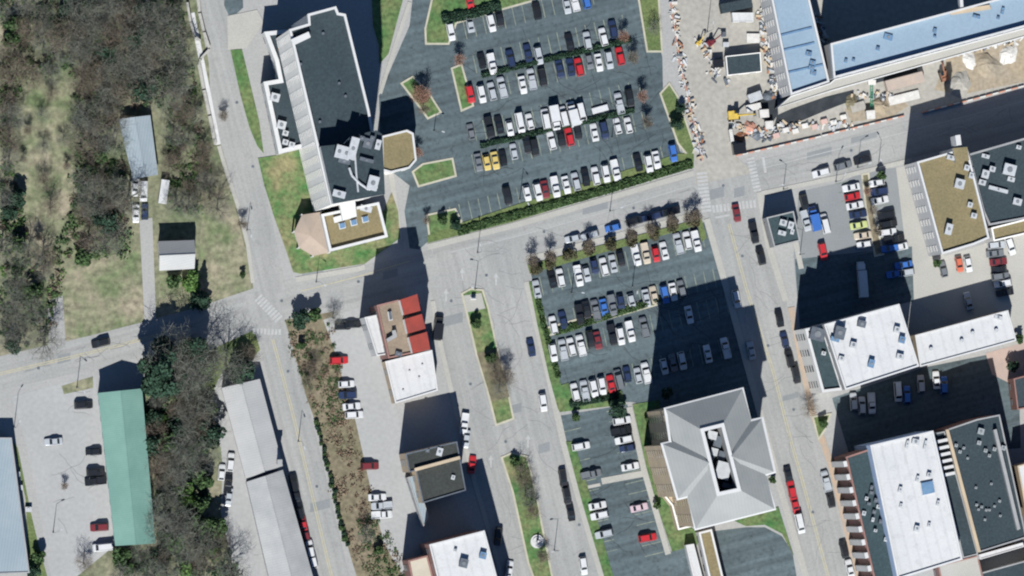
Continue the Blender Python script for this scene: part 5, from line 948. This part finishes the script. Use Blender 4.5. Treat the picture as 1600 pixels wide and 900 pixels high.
# loose rubble and offcuts nobody could count, scattered over the yard
random.seed(9); mb = MB(); cols = []; pal = [barr_w, orange_m, unit_d, rust, w_tan, unit_m, PAINT['b'], w_white]
zones = [((1050, 0), (1062, 100), 7, 60), ((1062, 100), (1098, 250), 8, 90), ((1186, 20), (1215, 150), 9, 130), ((1150, 195), (1205, 215), 12, 70), ((1205, 200), (1330, 192), 9, 70), ((1270, 20), (1298, 75), 7, 60), ((1330, 150), (1400, 150), 10, 40), ((1500, 80), (1600, 60), 12, 50), ((1095, 60), (1130, 130), 12, 50)]
for a, b, sp, n in zones:
    for k in range(n):
        t = random.random(); p = P(a[0]+(b[0]-a[0])*t + random.gauss(0, sp*.5), a[1]+(b[1]-a[1])*t + random.gauss(0, sp*.4))
        f0 = len(mb.f); mb.box((p.x, p.y, 0), (random.uniform(.3, 2.0), random.uniform(.2, .8), random.uniform(.15, .9)), random.uniform(0, 3.14)); cols += [random.choice([0, 0, 5, 5, 2, 2, 2, 5, 3, 4, 4, 5, 7, 4, 2, 0, 5])] * (len(mb.f)-f0)
rb_ = mb.build('rubble', pal[0]); 
for m_ in pal[1:]: rb_.data.materials.append(m_)
rb_.data.polygons.foreach_set('material_index', cols); tag(rb_, 'loose boards, blocks and offcuts scattered over the construction yard', 'rubble', None, 'stuff')
sheet('driveway', [(352, -40), (378, -40), (380, 12), (360, 30), (350, 8)], .046, asph_dark)
# low growth that reads as one mass: scrub on the bank and undergrowth in the woods
def scrub(name, label, poly, n, m, s0, hmax, seed, holes=()):
    R = random.Random(seed); xs = [a[0] for a in poly]; ys = [a[1] for a in poly]; c = []; cl = []
    while len(cl) < n//26:
        x, y = R.uniform(min(xs), max(xs)), R.uniform(min(ys), max(ys))
        if inside(x, y, poly) and not any(inside(x, y, h) for h in holes): cl.append((x, y, R.uniform(2, 9), R.uniform(.3, 1)*hmax))
    for x, y, r, h in cl:
        for k in range(26):
            p = P(x + R.gauss(0, r*.5), y + R.gauss(0, r*.5)); c.append((p.x, p.y, .05 + h*R.random()))
    c = np.array(c); n = len(c); sz = s0*rng.uniform(.5, 1.5, (n, 1)); u = unitv(n); v = np.cross(u, unitv(n)); v /= np.linalg.norm(v, axis=1, keepdims=True)
    tag(link(name, quads_mesh(name, c, u*sz, v*sz*.6, m)), label, 'undergrowth', None, 'stuff')
scrubm = mat('dry_scrub', (.26, .19, .13), (.17, .13, .09), .6, fvar=.25)
bankp = [(447, 505), (518, 490), (527, 545), (540, 605), (556, 662), (575, 738), (592, 805), (612, 850), (640, 905), (570, 905), (545, 855), (502, 680), (456, 545)]
scrub('scrub', 'green scrub growing over the upper brown bank', [(447, 505), (518, 490), (530, 560), (545, 640), (510, 690), (470, 600), (452, 545)], 2400, leafg, .18, .6, 1)
scrub('scrub', 'dry brown scrub covering the whole brown bank', bankp, 4200, scrubm, .2, .5, 2); scrub('scrub', 'green scrub at the foot of the brown bank', [(555, 800), (595, 810), (640, 905), (570, 905)], 1500, leafg, .2, .8, 3)
lw = [(0, 0), (285, 0), (300, 100), (320, 230), (340, 330), (310, 330), (262, 330), (205, 360), (190, 405), (100, 415), (75, 540), (0, 545)]; hl = [[(22, 190), (40, 120), (112, 125), (122, 190), (116, 290), (106, 345), (78, 400), (42, 372), (22, 270)], [(178, 170), (262, 165), (262, 440), (205, 440), (200, 300)]]
scrub('undergrowth', 'green undergrowth among the trees of the left wood', lw, 15000, leafg, .3, 1.4, 4, hl); scrub('undergrowth', 'bright grassy tufts among the trees of the left wood', lw, 6000, leafb, .25, .7, 5, hl); scrub('undergrowth', 'dry brush among the trees of the left wood', lw, 9000, twig2, .25, 1.0, 6, hl)
rw = [(228, 615), (255, 575), (325, 560), (338, 640), (325, 700), (330, 800), (375, 900), (180, 900), (190, 862), (250, 850)]
scrub('undergrowth', 'green undergrowth in the wood between the two warehouses', rw, 7000, leafg, .3, 1.5, 7); scrub('undergrowth', 'dark ivy mass in the wood between the two warehouses', rw, 8000, leafd, .3, 2.0, 8)
# sealed cracks in the lots and manholes in the streets
def cracks(px, n, z, seed):
    R = random.Random(seed); xs = [a[0] for a in px]; ys = [a[1] for a in px]; mb = MB(); k = 0
    while k < n:
        x, y = R.uniform(min(xs), max(xs)), R.uniform(min(ys), max(ys))
        if not inside(x, y, px): continue
        k += 1; a = R.choice([-15, 75, -15, 60, 10]) + R.uniform(-15, 15); pts = [(x, y)]
        for i in range(R.randint(4, 9)):
            a += R.uniform(-22, 22); x += 7*math.cos(math.radians(a)); y += 7*math.sin(math.radians(a))
            if not inside(x, y, px): break
            pts.append((x, y))
        for p, q in zip(pts, pts[1:]):
            d = (Vector(q)-Vector(p)).normalized(); nn = Vector((-d.y, d.x))*.32; pp = XY([Vector(p)+nn, Vector(q)+nn, Vector(q)-nn, Vector(p)-nn]); mb.add([(t.x, t.y, z) for t in ccw(pp)], [(0, 1, 2, 3)])
    tag(mb.build('crack_seal', tar), kind='structure')
tar = mat('tar_seal', (.035, .042, .046), (.028, .034, .038), .5, fvar=.1); tar2 = mat('street_tar_seal', (.225, .225, .22), (.19, .19, .187), .5, fvar=.1)
cracks([(700, 70), (1000, 5), (1030, 120), (1060, 235), (720, 325)], 60, .034, 1); cracks([(850, 450), (1100, 380), (1160, 560), (890, 620)], 45, .034, 2); cracks([(885, 665), (970, 645), (1030, 860), (950, 880)], 22, .034, 3)
tar = tar2; cracks([(690, 430), (815, 410), (850, 600), (920, 880), (800, 880), (720, 620)], 40, .058, 4); cracks([(0, 575), (200, 525), (420, 470), (420, 490), (200, 555), (0, 605)], 24, .058, 5); cracks([(660, 400), (1080, 290), (1080, 320), (680, 425)], 26, .058, 6); cracks([(1115, 350), (1180, 330), (1320, 880), (1275, 890)], 34, .058, 7); cracks([(1190, 270), (1600, 160), (1600, 190), (1195, 300)], 22, .058, 8); cracks([(25, 625), (140, 600), (170, 840), (85, 890)], 12, .03, 9)
for i, (x, y) in enumerate(((705, 470), (760, 430), (848, 560), (735, 600), (880, 640), (905, 820), (1160, 400), (1200, 540), (1240, 640), (1270, 800), (1130, 290), (990, 325), (850, 362), (560, 440), (440, 470), (450, 580), (495, 760), (60, 575), (250, 530), (1330, 235), (370, 160), (395, 260), (790, 690))):
    p = P(x, y); mb = MB(); mb.tube((0, 0, 0), (0, 0, .012), .42, .42, 12); tag(mb.build('manhole_cover', unit_d, None, (p.x, p.y, .052)), kind='structure')
